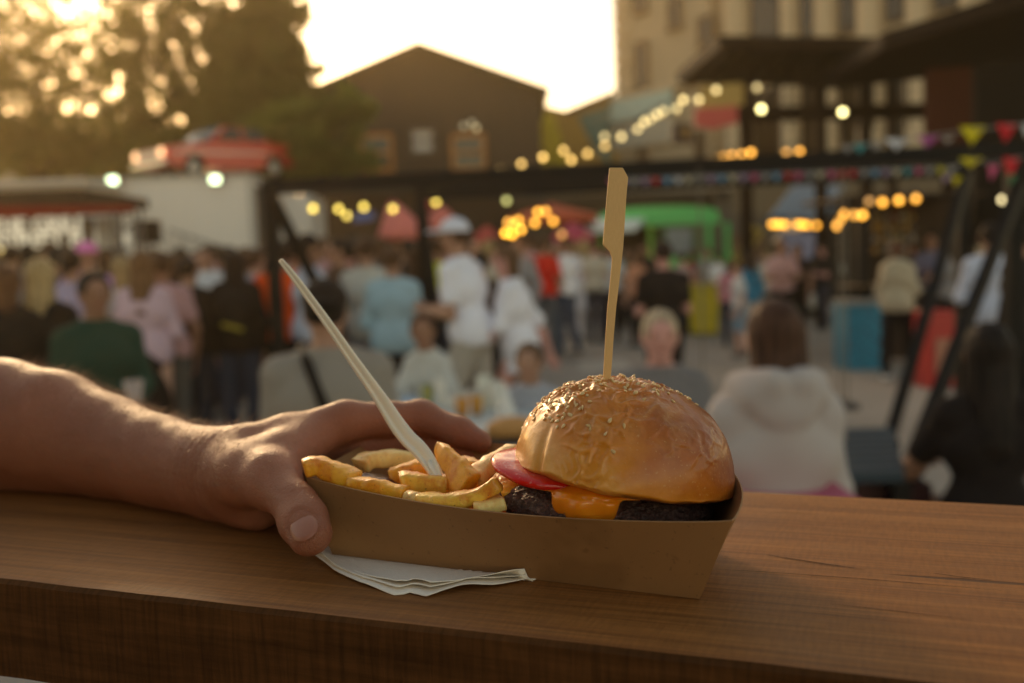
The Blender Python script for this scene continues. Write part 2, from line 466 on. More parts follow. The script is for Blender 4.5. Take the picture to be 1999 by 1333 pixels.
# ---- napkins
def tissue_mat():
    t = Nt("white_tissue")
    d = t.voronoi(620); f = t.noise(300, 3)
    return t.out(t.mix(f, (.86, .75, .63), (.91, .83, .72)), .9, t.bump(t.math('ADD', d, t.math('MULTIPLY', f, .6)), .35, .0006), Subsurface_Weight=.0)
MT = tissue_mat()
def napkin():
    front = [(599, 1078), (612, 1092), (652, 1120), (705, 1143), (770, 1163), (800, 1160), (832, 1168), (905, 1154), (960, 1149), (1040, 1136)]
    rear = [(640, 1020), (660, 1022), (700, 1030), (760, 1040), (800, 1045), (850, 1050), (900, 1055), (950, 1062), (1000, 1072), (1060, 1090)]
    root = empty("paper_napkin", G(820, 1090, TZ), 0, 'white folded paper napkin sticking out under the near side of the tray', 'napkin')
    def interp(pl, s):
        x = s * (len(pl) - 1); i = min(int(x), len(pl) - 2); u = x - i
        return pl[i][0] * (1 - u) + pl[i + 1][0] * u, pl[i][1] * (1 - u) + pl[i + 1][1] * u
    for L in range(3):
        vs, fs = [], []; n, m = 90, 24
        sh = 1 - .05 * L - .0
        for j in range(m + 1):
            for i in range(n + 1):
                s, t = i / n, j / m
                a = interp(rear, s); b = interp(front, s)
                k = t * (sh + .025 * math.sin(4 * s + L * 2.2) + .015 * mnoise.noise(V(s * 12, L, 0)) if L else 1)
                p = G(a[0] + (b[0] - a[0]) * k + L * 5 * (s - .3), a[1] + (b[1] - a[1]) * k, TZ)
                lift = max(0, t - .45) / .55
                p.z = TZ + .0006 + L * .00055 + lift ** 2 * (.0008 + .0022 * L * (0.5 + .5 * math.sin(s * 7 + L)) + .0014 * math.sin(9 * s + L * 1.7) + .0022 * mnoise.noise(V(s * 6, t * 3, L * .6))) + .00015 * mnoise.noise(V(s * 30, t * 20, L))
                # the tray presses the stack down where it stands
                q = (p - FLb).dot(e2)
                if q > -.004: p.z = TZ + .0003 + L * .00008
                p.z = max(p.z, TZ + .0002)
                vs.append(p - root.location)
        for j in range(m):
            for i in range(n):
                a = j * (n + 1) + i; fs.append((a, a + 1, a + n + 2, a + n + 1))
        o = pymesh("ply", vs, fs, MT, root)
        s = o.modifiers.new('t', 'SOLIDIFY'); s.thickness = .0003
    return root
napkin()

# ---- burger
def bun_mat():
    t = Nt("glazed_bun_crust")
    xyz = t.sep(); x, y, z = xyz[0], xyz[1], xyz[2]
    n1 = t.noise(28, 5, .55); n2 = t.noise(90, 4, .6)
    # browning: stronger to the right and at the shoulder, pale near the left foot
    k = t.math('ADD', t.math('MULTIPLY', x, 5.0), t.math('MULTIPLY', z, 5.5))
    k = t.math('ADD', k, t.math('MULTIPLY', t.math('SUBTRACT', n1, .18), .85)); k = t.math('ADD', k, t.math('MULTIPLY', n2, .18))
    c = t.ramp(k, [(.10, (.76, .36, .070)), (.30, (.66, .235, .018)), (.54, (.47, .130, .006)), (.80, (.25, .050, .002))])
    sp = t.noise(700, 2, .5)
    c = t.mix(t.ramp(sp, [(.64, 0.0), (.72, .5)]), c, (.62, .33, .11))
    # glaze wrinkles on the upper part
    vn = t.mapping((1, 1, 1.3))
    v = t.voronoi(62, t.mix(.012, vn, t.noise(50, 3), 'ADD') if False else vn, 'SMOOTH_F1')
    v2 = t.n.new("ShaderNodeTexVoronoi"); v2.feature = 'DISTANCE_TO_EDGE'; v2.inputs['Scale'].default_value = 42
    nv = t.n.new("ShaderNodeTexNoise"); nv.inputs['Scale'].default_value = 60; nv.inputs['Detail'].default_value = 3; t.l.new(t.tc.outputs['Object'], nv.inputs['Vector'])
    vm = t.n.new("ShaderNodeVectorMath"); vm.operation = 'MULTIPLY_ADD'; t.l.new(nv.outputs[1], vm.inputs[0]); vm.inputs[1].default_value = (.040, .040, .040); t.l.new(t.tc.outputs['Object'], vm.inputs[2])
    t.l.new(vm.outputs[0], v2.inputs['Vector'])
    ridge = t.ramp(v2.outputs['Distance'], [(0, 1.0), (.06, .7), (.22, .15), (.5, 0.0)])
    mask = t.ramp(t.math('ADD', t.math('MULTIPLY', x, -6.0), t.math('ADD', t.math('MULTIPLY', z, 15.0), t.math('MULTIPLY', t.noise(24, 2), .5))), [(.45, 0.0), (.80, 1.0)])
    w = t.math('MULTIPLY', t.math('MULTIPLY', ridge, mask), t.ramp(t.noise(33, 3), [(.38, .15), (.58, 1.0)]))
    h = t.math('ADD', t.math('MULTIPLY', w, .30), t.math('MULTIPLY', t.noise(260, 4, .6), .14))
    h = t.math('ADD', h, t.math('MULTIPLY', n1, 1.0))
    c = t.mix(t.math('MULTIPLY', w, .25), c, (.85, .55, .22))
    t.p.inputs['Subsurface Radius'].default_value = (.004, .0016, .0006)
    t.p.inputs['Subsurface Scale'].default_value = 1
    return t.out(c, t.ramp(n2, [(.3, .34), (.7, .52)]), t.bump(h, .75, .0024), Subsurface_Weight=.15, Coat_Weight=.5, Coat_Roughness=.2, Specular_IOR_Level=.25)
BUNC = W(1216, 925, .497)
TILT = R(10.5)
burger = empty("hamburger", (BUNC.x, BUNC.y, TZ + .001), 0, 'sesame bun hamburger with tomato, cheese and dark patty in the right half of the tray', 'hamburger')
bunM = Matrix.Translation(BUNC - burger.location) @ Matrix.Rotation(R(25), 4, 'Z') @ Matrix.Rotation(0, 4, 'X')
bunM = Matrix.Translation(BUNC - burger.location) @ Matrix.Rotation(TILT, 4, 'Y') @ Matrix.Rotation(R(-3), 4, 'X')
RB, HBUN = .0546, .0462
def crinkle(p):
    w = V(mnoise.noise(p * 90), mnoise.noise(p * 90 + V(9, 0, 0)), mnoise.noise(p * 90 + V(0, 9, 0)))
    d = mnoise.voronoi(p * 88 + w * .55)[0]; r = math.exp(-((d[1] - d[0]) / .16) ** 2)
    d = mnoise.voronoi(p * 190 + w * .8)[0]; r2 = math.exp(-((d[1] - d[0]) / .18) ** 2)
    m = max(0, min(1, (-p.x * 9 + p.z * 24 - .22 + 1.5 * mnoise.noise(p * 34 + V(1, 2, 3)))))
    return m * (.0015 * r + .00055 * r2 + .0010 * mnoise.noise(p * 60))
def bun_point(th, ph):
    """th: 0 at the foot, pi/2 on top, negative rolls under; ph: round"""
    if th >= 0:
        r = RB * (math.cos(th) ** .86 if th < math.pi / 2 else 0); z = HBUN * math.sin(th) ** .93
    else:
        r = RB * (1 - .55 * (1 - math.cos(th * 1.0)) - .0 * th * th); z = -.0065 * math.sin(-th)
        r = RB * (1 - .9 * (1 - math.cos(min(-th, 1.2))))
    d = V(math.cos(ph), math.sin(ph), 0)
    s = 1 + .022 * mnoise.noise(V(d.x * 1.3, d.y * 1.3, z * 20 + 3)) + .010 * mnoise.noise(V(d.x * 4, d.y * 4, z * 60))
    # side crease at the left where the dough folded
    cre = math.exp(-((ph - R(214)) / .055) ** 2) * max(0, 1 - max(th, 0) / .62)
    s -= .045 * cre
    lip = 1 + (.018 * math.sin(3 * ph + 1) if th < .35 else 0) * (1 - abs(th) / .35 if abs(th) < .35 else 0)
    p = d * (r * s * lip); p.z = z + .0022 * mnoise.noise(V(d.x * 2, d.y * 2, 5)) * max(0, 1 - abs(th)) + .0007 * mnoise.noise(V(p.x * 120, p.y * 120, z * 120))
    p += V(p.x, p.y, p.z * .8).normalized() * crinkle(p)
    # dimple round the stick
    dd = (V(p.x, p.y, 0) - V(-.008, -.018, 0)).length
    if th > .3: p.z -= .0028 * math.exp(-(dd / .007) ** 2)
    return p
def make_bun():
    n, m = 420, 190; vs, fs = [], []
    ths = [-1.25 + (math.pi / 2 + 1.25 - .012) * (j / m) for j in range(m + 1)]
    for th in ths:
        for i in range(n): vs.append(bunM @ bun_point(th, 2 * math.pi * i / n))
    for j in range(m):
        for i in range(n): fs.append((j * n + i, j * n + (i + 1) % n, (j + 1) * n + (i + 1) % n, (j + 1) * n + i))
    fs.append(tuple(m * n + i for i in range(n))); fs.append(tuple(range(n))[::-1])
    o = pymesh("top_bun", [bunM.inverted() @ v for v in vs], fs, bun_mat(), burger)
    o.matrix_local = bunM
    return o
top_bun = make_bun()
def seed_mesh():
    vs, fs = [], []; n, m = 10, 7
    for j in range(m + 1):
        a = math.pi * j / m; x = -math.cos(a)
        w = math.sin(a) * (1 - .38 * x) * .5
        for i in range(n):
            b = 2 * math.pi * i / n
            vs.append((x * .00140, w * math.cos(b) * .0016, w * math.sin(b) * .0009))
    for j in range(m):
        for i in range(n): fs.append((j * n + i, j * n + (i + 1) % n, (j + 1) * n + (i + 1) % n, (j + 1) * n + i))
    return vs, fs
def seeds():
    t = Nt("toasted_sesame"); oi = t.n.new("ShaderNodeObjectInfo")
    geo = t.n.new("ShaderNodeNewGeometry")
    c = t.mix(t.math('FRACT', t.math('ADD', oi.outputs['Random'], geo.outputs['Random Per Island'])), (.84, .60, .30), (.66, .40, .15))
    ms = t.out(c, .38, t.bump(t.noise(900, 2), .2, .0002), Subsurface_Weight=.1)
    vs, fs = seed_mesh(); me = bpy.data.meshes.new("sesame_seed"); me.from_pydata(vs, [], fs); me.update(); me.materials.append(ms)
    me.polygons.foreach_set('use_smooth', [True] * len(fs))
    rnd = random.Random(11); spots = []
    tries = 0
    while len(spots) < 400 and tries < 20000:
        tries += 1
        ph = rnd.uniform(0, 2 * math.pi); th = math.asin(rnd.uniform(.12, 1)); 
        p = bun_point(th, ph); 
        # dense on the crown and its left shoulder, thin to the right and low down
        c0 = V(p.x + .012, p.y - .002, 0).length
        dens = math.exp(-(c0 / .034) ** 4) if p.z > .028 else .016
        if p.x > .018 and p.z < .040: dens *= .35
        if p.x < -.012 and p.z > .020: dens = max(dens, .55 * math.exp(-((p.z - .036) / .014) ** 2))
        if p.y < -.012 and p.x > -.025 and p.z < .0445: dens *= .22
        if rnd.random() > dens: continue
        if any((p - q[0]).length < .0017 for q in spots): continue
        e = .02; n = (bun_point(th, ph + e) - p).cross(bun_point(th + e, ph) - p).normalized()
        if n.dot(p) < 0: n = -n
        spots.append((p, n))
    front = sorted(spots, key=lambda q: q[0].y)
    singles = set(id(q) for q in front[:100])
    bulk = MB()
    for q in spots:
        p, nrm = q
        M = Matrix.Translation(p + nrm * .00035) @ nrm.to_track_quat('Z', 'Y').to_matrix().to_4x4() @ Matrix.Rotation(rnd.uniform(0, 6.3), 4, 'Z') @ Matrix.Rotation(rnd.uniform(-.3, .3), 4, 'Y') @ Matrix.Scale(rnd.uniform(.85, 1.12), 4)
        if id(q) in singles:
            o = bpy.data.objects.new("sesame_seed", me); COL.objects.link(o); o.parent = top_bun; o.matrix_local = M
        else: bulk.add([M @ V(*v) for v in vs], fs)
    o = bulk.build("sesame_seeds", ms, top_bun, True); o['kind'] = 'stuff'
seeds()
def burger_rest():
    L = burger.location
    def loc(p): return np.array(p - L)
    # patty
    t = Nt("grilled_beef"); n = t.noise(420, 6, .7); v = t.voronoi(520)
    c = t.ramp(n, [(.3, (.030, .013, .009)), (.5, (.095, .042, .030)), (.7, (.20, .10, .072))])
    mp = t.out(c, .5, t.bump(t.math('ADD', n, t.math('MULTIPLY', v, .8)), .9, .002), Specular_IOR_Level=.6)
    pc = BUNC + V(-.0085, .0045, -.0145) - L
    vs, fs = [], []; nn, mm = 300, 70
    Mp = Matrix.Translation(pc) @ Matrix.Rotation(R(5), 4, 'Y')
    for j in range(mm + 1):
        a = -math.pi / 2 + math.pi * j / mm
        for i in range(nn):
            b = 2 * math.pi * i / nn
            ca = math.copysign(abs(math.cos(a)) ** .45, 1); sa = math.copysign(abs(math.sin(a)) ** .7, math.sin(a))
            p = V(.0530 * ca * math.cos(b), .0470 * ca * math.sin(b), .0105 * sa)
            d = p.normalized()
            k = .0015 * mnoise.noise(p * 130) + .0022 * mnoise.noise(p * 300) + .0011 * mnoise.noise(p * 800) + .002 * mnoise.noise(V(math.cos(b) * 2, math.sin(b) * 2, 0))
            vs.append(Mp @ (p + d * k))
    for j in range(mm):
        for i in range(nn): fs.append((j * nn + i, j * nn + (i + 1) % nn, (j + 1) * nn + (i + 1) % nn, (j + 1) * nn + i))
    pymesh("patty", vs, fs, mp, burger)
    # bottom bun
    MB().lathe([(.001, 0), (.033, .0), (.037, .004), (.038, .010), (.036, .015), (.001, .016)], (pc.x + .006, pc.y + .010, .0012), 48).build("bottom_bun", plain("pale_bun", (.62, .40, .19), .6), burger, True)
    # cheese: melted slice with tongues running down the near side
    t = Nt("melted_cheddar"); n = t.noise(60, 4)
    mc = t.out(t.mix(n, (.78, .22, .006), (.88, .31, .015)), .26, t.bump(n, .3, .0015), Subsurface_Weight=.35, Coat_Weight=.4, Coat_Roughness=.12)
    t.p.inputs['Subsurface Radius'].default_value = (.004, .0015, .0003)
    top = pc.z + .0122
    # near rim of the patty as seen: angle measured round the patty centre
    prims = [ell((pc.x, pc.y, top), (.047, .047, .0022), Matrix.Rotation(R(5), 3, 'Y'))]
    def rim(a, r=.0505): return np.array((pc.x + r * math.cos(R(a)), pc.y + r * math.sin(R(a)), 0))
    for (a, z0, z1, r0, r1) in ((238, .002, -.006, .0040, .0035), (246, .003, -.011, .0050, .0050), (253, .003, -.012, .0055, .0050), (260, .003, -.012, .0055, .0048), (266, .002, -.011, .0045, .0035), (40, 0, -.01, .004, .003), (150, 0, -.008, .004, .003)):
        c0 = rim(a, .042); c1 = rim(a, .0468)
        c0[2] = top + .0005; c1[2] = top + z1
        mid = rim(a, .0462); mid[2] = top - .003
        prims += [seg(c0, mid, r0 * .45, r0 * .62), seg(mid, c1, r0 * .55, r1 * .48)]
    f = sun_(prims, .006)
    f2 = lambda P: f(P) + .0006 * np.sin(P[:, 0] * 420) * np.sin(P[:, 2] * 350 + P[:, 1] * 200)
    sdf_obj("cheese", f2, (pc.x - .056, pc.y - .062, pc.z - .015), (pc.x + .056, pc.y + .056, pc.z + .022), .0011, mc, burger)
    # tomato slices: one sticks out to the left
    t = Nt("tomato_slice"); xyz = t.sep()
    rr = t.math('POWER', t.math('ADD', t.math('POWER', xyz[0], 2), t.math('POWER', xyz[1], 2)), .5)
    n = t.noise(140, 5, .65)
    c = t.ramp(t.math('ADD', t.math('MULTIPLY', rr, 24.0), t.math('MULTIPLY', n, .25)), [(.35, (.66, .035, .018)), (.60, (.72, .09, .055)), (.74, (.68, .025, .012)), (.80, (.70, .008, .004))])
    c = t.mix(t.ramp(t.noise(420, 2), [(.6, 0.0), (.7, .3)]), c, (.85, .45, .38))
    mt = t.out(c, .22, t.bump(n, .4, .0012), Subsurface_Weight=.2, Coat_Weight=.3, Coat_Roughness=.1)
    def tomato(px, py, tt, rx, ry, rz):
        p = W(px, py, tt) - L; b = MB()
        b.lathe([(.0001, .0024), (.012, .0026), (.020, .0023), (.0262, .0016), (.0276, 0), (.0265, -.0019), (.020, -.0026), (.0001, -.0026)], (0, 0, 0), 64)
        o = b.build("tomato_slice", mt, burger, True)
        for v in o.data.vertices: v.co.z += .0009 * mnoise.noise(v.co * 90) + .0010 * math.sin(v.co.x * 90)
        o.location = p; o.rotation_euler = (R(rx), R(ry), R(rz)); return o
    tomato(1066, 912, .490, 10, 9, 20)
    tomato(1275, 958, .497, 0, 10, 60)
    # strip of foil-like wrapper and a curl of orange cheese at the right end
    f = MB(); a = W(1381, 982, .492) - L; b_ = W(1410, 962, .50) - L; 
    pts = [a, b_, b_ + V(0, 0, .006), a + V(-.001, 0, .0065)]
    f.prism(pts, V(.0002, .0006, 0)).build("wrapper_strip", plain("silver_paper", (.75, .80, .80), .35, Metallic=.3), burger)
burger_rest()

# ---- bamboo paddle pick
def pick():
    T = .4865
    t = Nt("bamboo"); n = t.noise(3, 5, .6, t.mapping((900, 900, 12))); 
    c = t.mix(n, (.60, .33, .10), (.76, .47, .18)); m = t.out(c, .5, t.bump(n, .15, .0003))
    left = [(1177, 790), (1177.5, 740), (1182, 660), (1186, 600), (1190, 560), (1194, 520), (1195, 503), (1191, 492), (1184, 484), (1177, 477), (1180, 440), (1185, 380), (1190, 327)]
    right = [(1190, 790), (1192.5, 740), (1198, 660), (1203, 600), (1208, 560), (1212.5, 520), (1214.5, 503), (1215.5, 492), (1216.5, 484), (1217, 477), (1219.5, 440), (1223, 380), (1226.5, 346)]
    tip = [(1216, 327)]
    base = W(1184, 785, T)
    root = base
    def pt(q): 
        k = (790 - q[1]) / 460 * .004
        return W(q[0], q[1], T + k) - root
    vs, fs = [], []
    off = FWD * .0017
    for l, r in zip(left, right): vs += [pt(l), pt(r), pt(l) + off, pt(r) + off]
    n0 = len(left)
    for i in range(n0 - 1):
        a = 4 * i; b = a + 4
        fs += [(a, a + 1, b + 1, b), (a + 2, b + 2, b + 3, a + 3), (a, b, b + 2, a + 2), (a + 1, a + 3, b + 3, b + 1)]
    k = len(vs); e = pt(tip[0]); vs += [e, e + off]; a = 4 * (n0 - 1)
    fs += [(a, a + 1, k), (a + 2, k + 1, a + 3), (a, k, k + 1, a + 2), (a + 1, a + 3, k + 1, k), (0, 2, 3, 1)]
    # pointed tail sunk in the bun
    p = W(1184, 850, T) - root; k = len(vs); vs.append(p); fs += [(0, 1, k), (1, 3, k), (3, 2, k), (2, 0, k)]
    o = pymesh("bamboo_pick", vs, fs, m, None, False); o.location = root
    bm = bmesh.new(); bm.from_mesh(o.data); bmesh.ops.recalc_face_normals(bm, faces=bm.faces); bm.to_mesh(o.data); bm.free()
    bv = o.modifiers.new('b', 'BEVEL'); bv.width = .0003; bv.segments = 2
    tag(o, 'flat bamboo paddle pick stuck upright in the top of the bun', 'food pick')
pick()

# ---- fries
def fry_mat(i):
    t = Nt("crisp_potato"); n = t.noise(45 , 5, .6, t.mapping(loc=(i * 1.7, i, 0))); f = t.noise(190, 4, .65)
    pal = [((.95, .48, .025), (.98, .62, .10)), ((.94, .36, .008), (.96, .50, .035)), ((.96, .63, .16), (.98, .76, .32))][i % 3]
    c = t.mix(n, pal[0], pal[1])
    spice = t.ramp(t.noise(52, 6, .72, t.mapping(loc=(0, i * 3.1, 2))), [(.46, 0.0), (.62, .9 if i % 3 != 2 else .4)])
    c = t.mix(spice, c, (.72, .17, .012))
    c = t.mix(t.ramp(t.noise(700, 2, .5, t.mapping(loc=(i, 0, 0))), [(.68, 0.0), (.73, .8)]), c, (.22, .05, .01))
    geo = t.n.new('ShaderNodeNewGeometry'); c = t.mix(t.ramp(geo.outputs['Pointiness'], [(.53, 0.0), (.60, .55)]), c, (.66, .25, .02))
    h = t.math('ADD', t.math('MULTIPLY', n, 1.0), t.math('MULTIPLY', f, .35))
    t.p.inputs['Subsurface Radius'].default_value = (.004, .002, .0006)
    return t.out(c, .44, t.bump(h, .7, .0016), Subsurface_Weight=.2, Coat_Weight=.2, Coat_Roughness=.3)
FM = [fry_mat(i) for i in range(3)]
def fry(pts, w, fl, mi, label, seed, taper=(1, 1), twist=0, group=True):
    """pts: (px, py, depth); w: width in metres; fl: thickness / width"""
    P = [W(*p) if not isinstance(p, Vector) else p for p in pts]
    n = 34; C = []
    def cat(t):
        x = t * (len(P) - 1); i = min(int(x), len(P) - 2); u = x - i
        p0, p1, p2, p3 = P[max(i - 1, 0)], P[i], P[i + 1], P[min(i + 2, len(P) - 1)]
        return .5 * ((2 * p1) + (p2 - p0) * u + (2 * p0 - 5 * p1 + 4 * p2 - p3) * u * u + (3 * p1 - p0 - 3 * p2 + p3) * u ** 3)
    org = cat(.5); vs, fs = [], []; K = 20
    for j in range(n + 1):
        u = j / n; c = cat(u); d = (cat(min(u + .03, 1)) - cat(max(u - .03, 0))).normalized()
        side = d.cross(V(0, 0, 1)).normalized(); up = side.cross(d)
        Rm = Matrix.Rotation(twist, 3, d); side = Rm @ side; up = Rm @ up
        e = min(u, 1 - u) * n / 2.2; cap = min(1, (.78 + .22 * math.sqrt(min(1, e))) if e < 1 else 1)
        if j in (0, n): cap = .66
        ww = w * .62 * cap * (taper[0] * (1 - u) + taper[1] * u)
        for k in range(K):
            a = 2 * math.pi * k / K; ca, sa = math.cos(a), math.sin(a)
            x = math.copysign(abs(ca) ** .42, ca); y = math.copysign(abs(sa) ** .42, sa) * fl
            q = c + side * (x * ww) + up * (y * ww)
            q += (side * x + up * y) * (.0015 * mnoise.noise(q * 75 + V(seed, 0, 0)) + .0007 * mnoise.noise(q * 230 + V(0, seed, 0)) + .0004 * mnoise.noise(q * 600))
            q += V(.0006, .0006, .0006) * mnoise.noise(q * 60)
            vs.append(q - org)
    for j in range(n):
        for k in range(K): fs.append((j * K + k, j * K + (k + 1) % K, (j + 1) * K + (k + 1) % K, (j + 1) * K + k))
    fs += [tuple(range(K))[::-1], tuple(range(n * K, (n + 1) * K))]
    o = pymesh("french_fry", vs, fs, FM[mi], None); o.location = org
    bm = bmesh.new(); bm.from_mesh(o.data); bmesh.ops.recalc_face_normals(bm, faces=bm.faces); bm.to_mesh(o.data); bm.free()
    tag(o, label, 'french fry', 'fries in the tray'); return o
FR = [
 ([(592, 915, .528), (622, 909, .530), (655, 925, .528), (692, 944, .522)], .0100, .9, 1, 'spiced fry lying over the near left corner of the tray with a pale cut end', (.9, 1)),
 ([(684, 942, .520), (715, 950, .515), (750, 957, .512), (792, 972, .508)], .0082, .9, 1, 'short lumpy spice-dusted fry along the near rim left of the fork tip', (.8, 1.1)),
 ([(703, 912, .560), (722, 898, .565), (770, 897, .572), (818, 902, .578)], .0102, .85, 2, 'pale thick fry at the back left crossing behind the fork', (.85, 1)),
 ([(762, 930, .545), (785, 922, .545), (815, 913, .547), (842, 905, .55)], .0082, .85, 1, 'orange fry just left of the fork under the pale back fry', (1.1, .9)),
 ([(783, 945, .524), (800, 941, .524), (845, 943, .520), (880, 945, .517)], .0100, .85, 0, 'plump yellow fry lying under the fork tip', (1, .9)),
 ([(820, 978, .497), (868, 980, .488), (925, 970, .483), (975, 941, .480)], .0090, .9, 0, 'long curved yellow fry along the near rim right of the fork tip', (.8, .85)),
 ([(853, 873, .532), (872, 893, .522), (893, 920, .512), (915, 953, .504)], .0120, .5, 1, 'orange wedge-shaped fry standing up right of the fork', (.45, 1.25)),
 ([(1002, 876, .535), (978, 893, .527), (950, 912, .519), (922, 936, .512)], .0098, .7, 2, 'pale fry leaning up against the tomato slice', (.85, 1)),
 ([(900, 902, .553), (918, 905, .548), (945, 914, .540)], .0075, .8, 0, 'small fry end showing behind the orange wedge', (1, .8)),
 ([(796, 968, .505), (815, 976, .500), (830, 988, .495)], .0062, .8, 2, 'thin pale fry tip squeezed against the near rim', (.9, .9)),
 ([(925, 996, .478), (950, 992, .478), (982, 980, .481)], .0078, .8, 2, 'pale rough fry touching the left edge of the patty', (.9, 1)),
 ([(985, 935, .505), (995, 950, .497), (1003, 972, .49)], .0085, .8, 0, 'yellow fry wedged between the long fry and the patty', (1, 1)),
]
for i, (p, w, fl, mi, lb, tp) in enumerate(FR): fry(p, w, fl, mi, lb, i * 3.3, tp, twist=(0 if i != 6 else R(75)))
# lower layer, seen through the gaps
def inside(a, b, h): return FLb + e1 * a + e2 * b + V(0, 0, h)
LOW = [((.012, .020, .010), (.085, .030, .012)), ((.010, .040, .012), (.080, .060, .014)), ((.015, .070, .012), (.075, .022, .020)), ((.030, .015, .022), (.090, .050, .020)), ((.004, .024, .026), (.050, .056, .024)), ((.045, .075, .022), (.095, .036, .024)), ((.060, .012, .022), (.094, .022, .018)), ((.055, .060, .030), (.098, .066, .026)), ((.025, .010, .022), (.075, .006, .022)), ((.02, .035, .024), (.07, .03, .027))]
LOWL = ['near the left end of the tray', 'across the middle of the tray', 'against the far wall of the tray', 'under the orange wedge', 'under the pale back fry', 'below the leaning pale fry', 'right against the patty', 'behind the orange wedge near the far wall', 'along the near wall under the long curved fry', 'directly under the fork tip']
for i, (a, b) in enumerate(LOW):
    a, b = inside(*a), inside(*b)
    fry([a, a.lerp(b, .5) + V(0, 0, .002), b], .0095, .85, i % 2, 'mostly covered fry ' + LOWL[i], 40 + i * 2.1)

def sauce():
    t = Nt("dark_sauce"); m = t.out((.060, .010, .014), .28, t.bump(t.noise(160, 4), .6, .002), Specular_IOR_Level=.35)
    c = W(712, 930, .543)
    c = c + V(.002, 0, -.0035); f = sun_([ell(c, (.012, .014, .004)), ell(c + V(.010, -.006, -.002), (.009, .009, .003)), ell(c + V(-.008, -.004, .001), (.006, .008, .003))], .006)
    o = sdf_obj("sauce", lambda P: f(P) + .0006 * np.sin(P[:, 0] * 260 + 1) * np.sin(P[:, 1] * 330), c - V(.03, .03, .015), c + V(.03, .03, .015), .0009, m)
    tag(o, 'pool of shiny dark red sauce behind the fries at the left', 'sauce')
sauce()

# ---- plastic fork
def fork():
    t = Nt("ivory_plastic"); m = t.out((.88, .80, .66), .32, None, Subsurface_Weight=.35, Specular_IOR_Level=.5)
    t.p.inputs['Subsurface Radius'].default_value = (.006, .005, .003)
    # (px, py, half width px, depth)
    path = [(546.5, 506, 5.5, .560), (575, 542, 8.0, .558), (612, 592, 9.0, .556), (650, 645, 10, .554), (690, 703, 11.5, .552), (725, 752, 13, .549), (752, 792, 15.5, .546), (775, 828, 17.5, .542), (796, 855, 18, .537), (815, 873, 18, .532), (833, 895, 17, .527), (848, 920, 14, .522), (860, 945, 8, .518), (867, 962, 3.5, .515)]
    org = W(760, 800, .545); rows = []
    for i, (x, y, hw, tt) in enumerate(path):
        a = path[max(i - 1, 0)]; b = path[min(i + 1, len(path) - 1)]
        dx, dy = b[0] - a[0], b[1] - a[1]; L = math.hypot(dx, dy); nx, ny = -dy / L, dx / L
        # wide at the bowl, narrow at the stem: seen edge-on enough to show the rim
        row = []
        prof = [(-1, 0), (-.8, .0012), (-.35, .0016), (.1, .0010), (.30, .0003), (.42, .0014), (.62, .0020), (.85, .0014), (1, 0), (.75, -.0012), (0, -.0008), (-.7, -.0010)]
        for (s, h) in prof:
            p = W(x + nx * s * hw, y + ny * s * hw, tt - (h * 1.1 if i < 13 else h * .6) + s * .0015)
            row.append(p - org)
        rows.append(row)
    # smooth the sweep
    K = len(rows[0]); vs, fs = [], []
    sub = 6; out = []
    for i in range(len(rows) - 1):
        for u in range(sub):
            t_ = u / sub; r = []
            for k in range(K):
                p0, p1, p2, p3 = rows[max(i - 1, 0)][k], rows[i][k], rows[i + 1][k], rows[min(i + 2, len(rows) - 1)][k]
                r.append(.5 * ((2 * p1) + (p2 - p0) * t_ + (2 * p0 - 5 * p1 + 4 * p2 - p3) * t_ ** 2 + (3 * p1 - p0 - 3 * p2 + p3) * t_ ** 3))
            out.append(r)
    out.append(rows[-1])
    for r in out: vs += r
    for j in range(len(out) - 1):
        for k in range(K): fs.append((j * K + k, j * K + (k + 1) % K, (j + 1) * K + (k + 1) % K, (j + 1) * K + k))
    fs += [tuple(range(K))[::-1], tuple(range((len(out) - 1) * K, len(out) * K))]
    root = empty("plastic_fork", org, 0, 'ivory plastic fork standing in the fries with its handle leaning left', 'fork')
    o = pymesh("handle", vs, fs, m, root)
    bm = bmesh.new(); bm.from_mesh(o.data); bmesh.ops.recalc_face_normals(bm, faces=bm.faces); bm.to_mesh(o.data); bm.free()
    ss = o.modifiers.new('s', 'SUBSURF'); ss.levels = ss.render_levels = 1
    # tines: the near one shows, the others sink in the fries
    for (x0, y0, x1, y1, d) in ((838, 900, 866, 963, 0), (850, 905, 878, 966, .004), (842, 905, 868, 985, .008)):
        b = MB(); a_, b_ = W(x0, y0, .524 + d), W(x1, y1, .515 + d)
        b.tube([a_ - org, (a_ + b_) / 2 - org + V(0, 0, .0005), b_ - org], [.0016, .0014, .0007], 10).build("tine", m, root, True)
fork()
# ---- unseen dark block added behind the camera to shade the arm and left counter
def shade_block():
    m = plain("shade_block_boards", (.06, .034, .02), .8, .3, 2)
    root = empty("timber_shade_block", (-2.1, -1.6, 0), 0, 'unseen dark timber block added behind the camera, keeping sky light off the left side', 'shade_block')
    MB().box((0, 0, 1.45), (3.4, .9, 2.9)).build("wall", m, root); MB().box((0, 0, 2.96), (3.8, 1.3, .1)).build("roof", m, root)
shade_block()
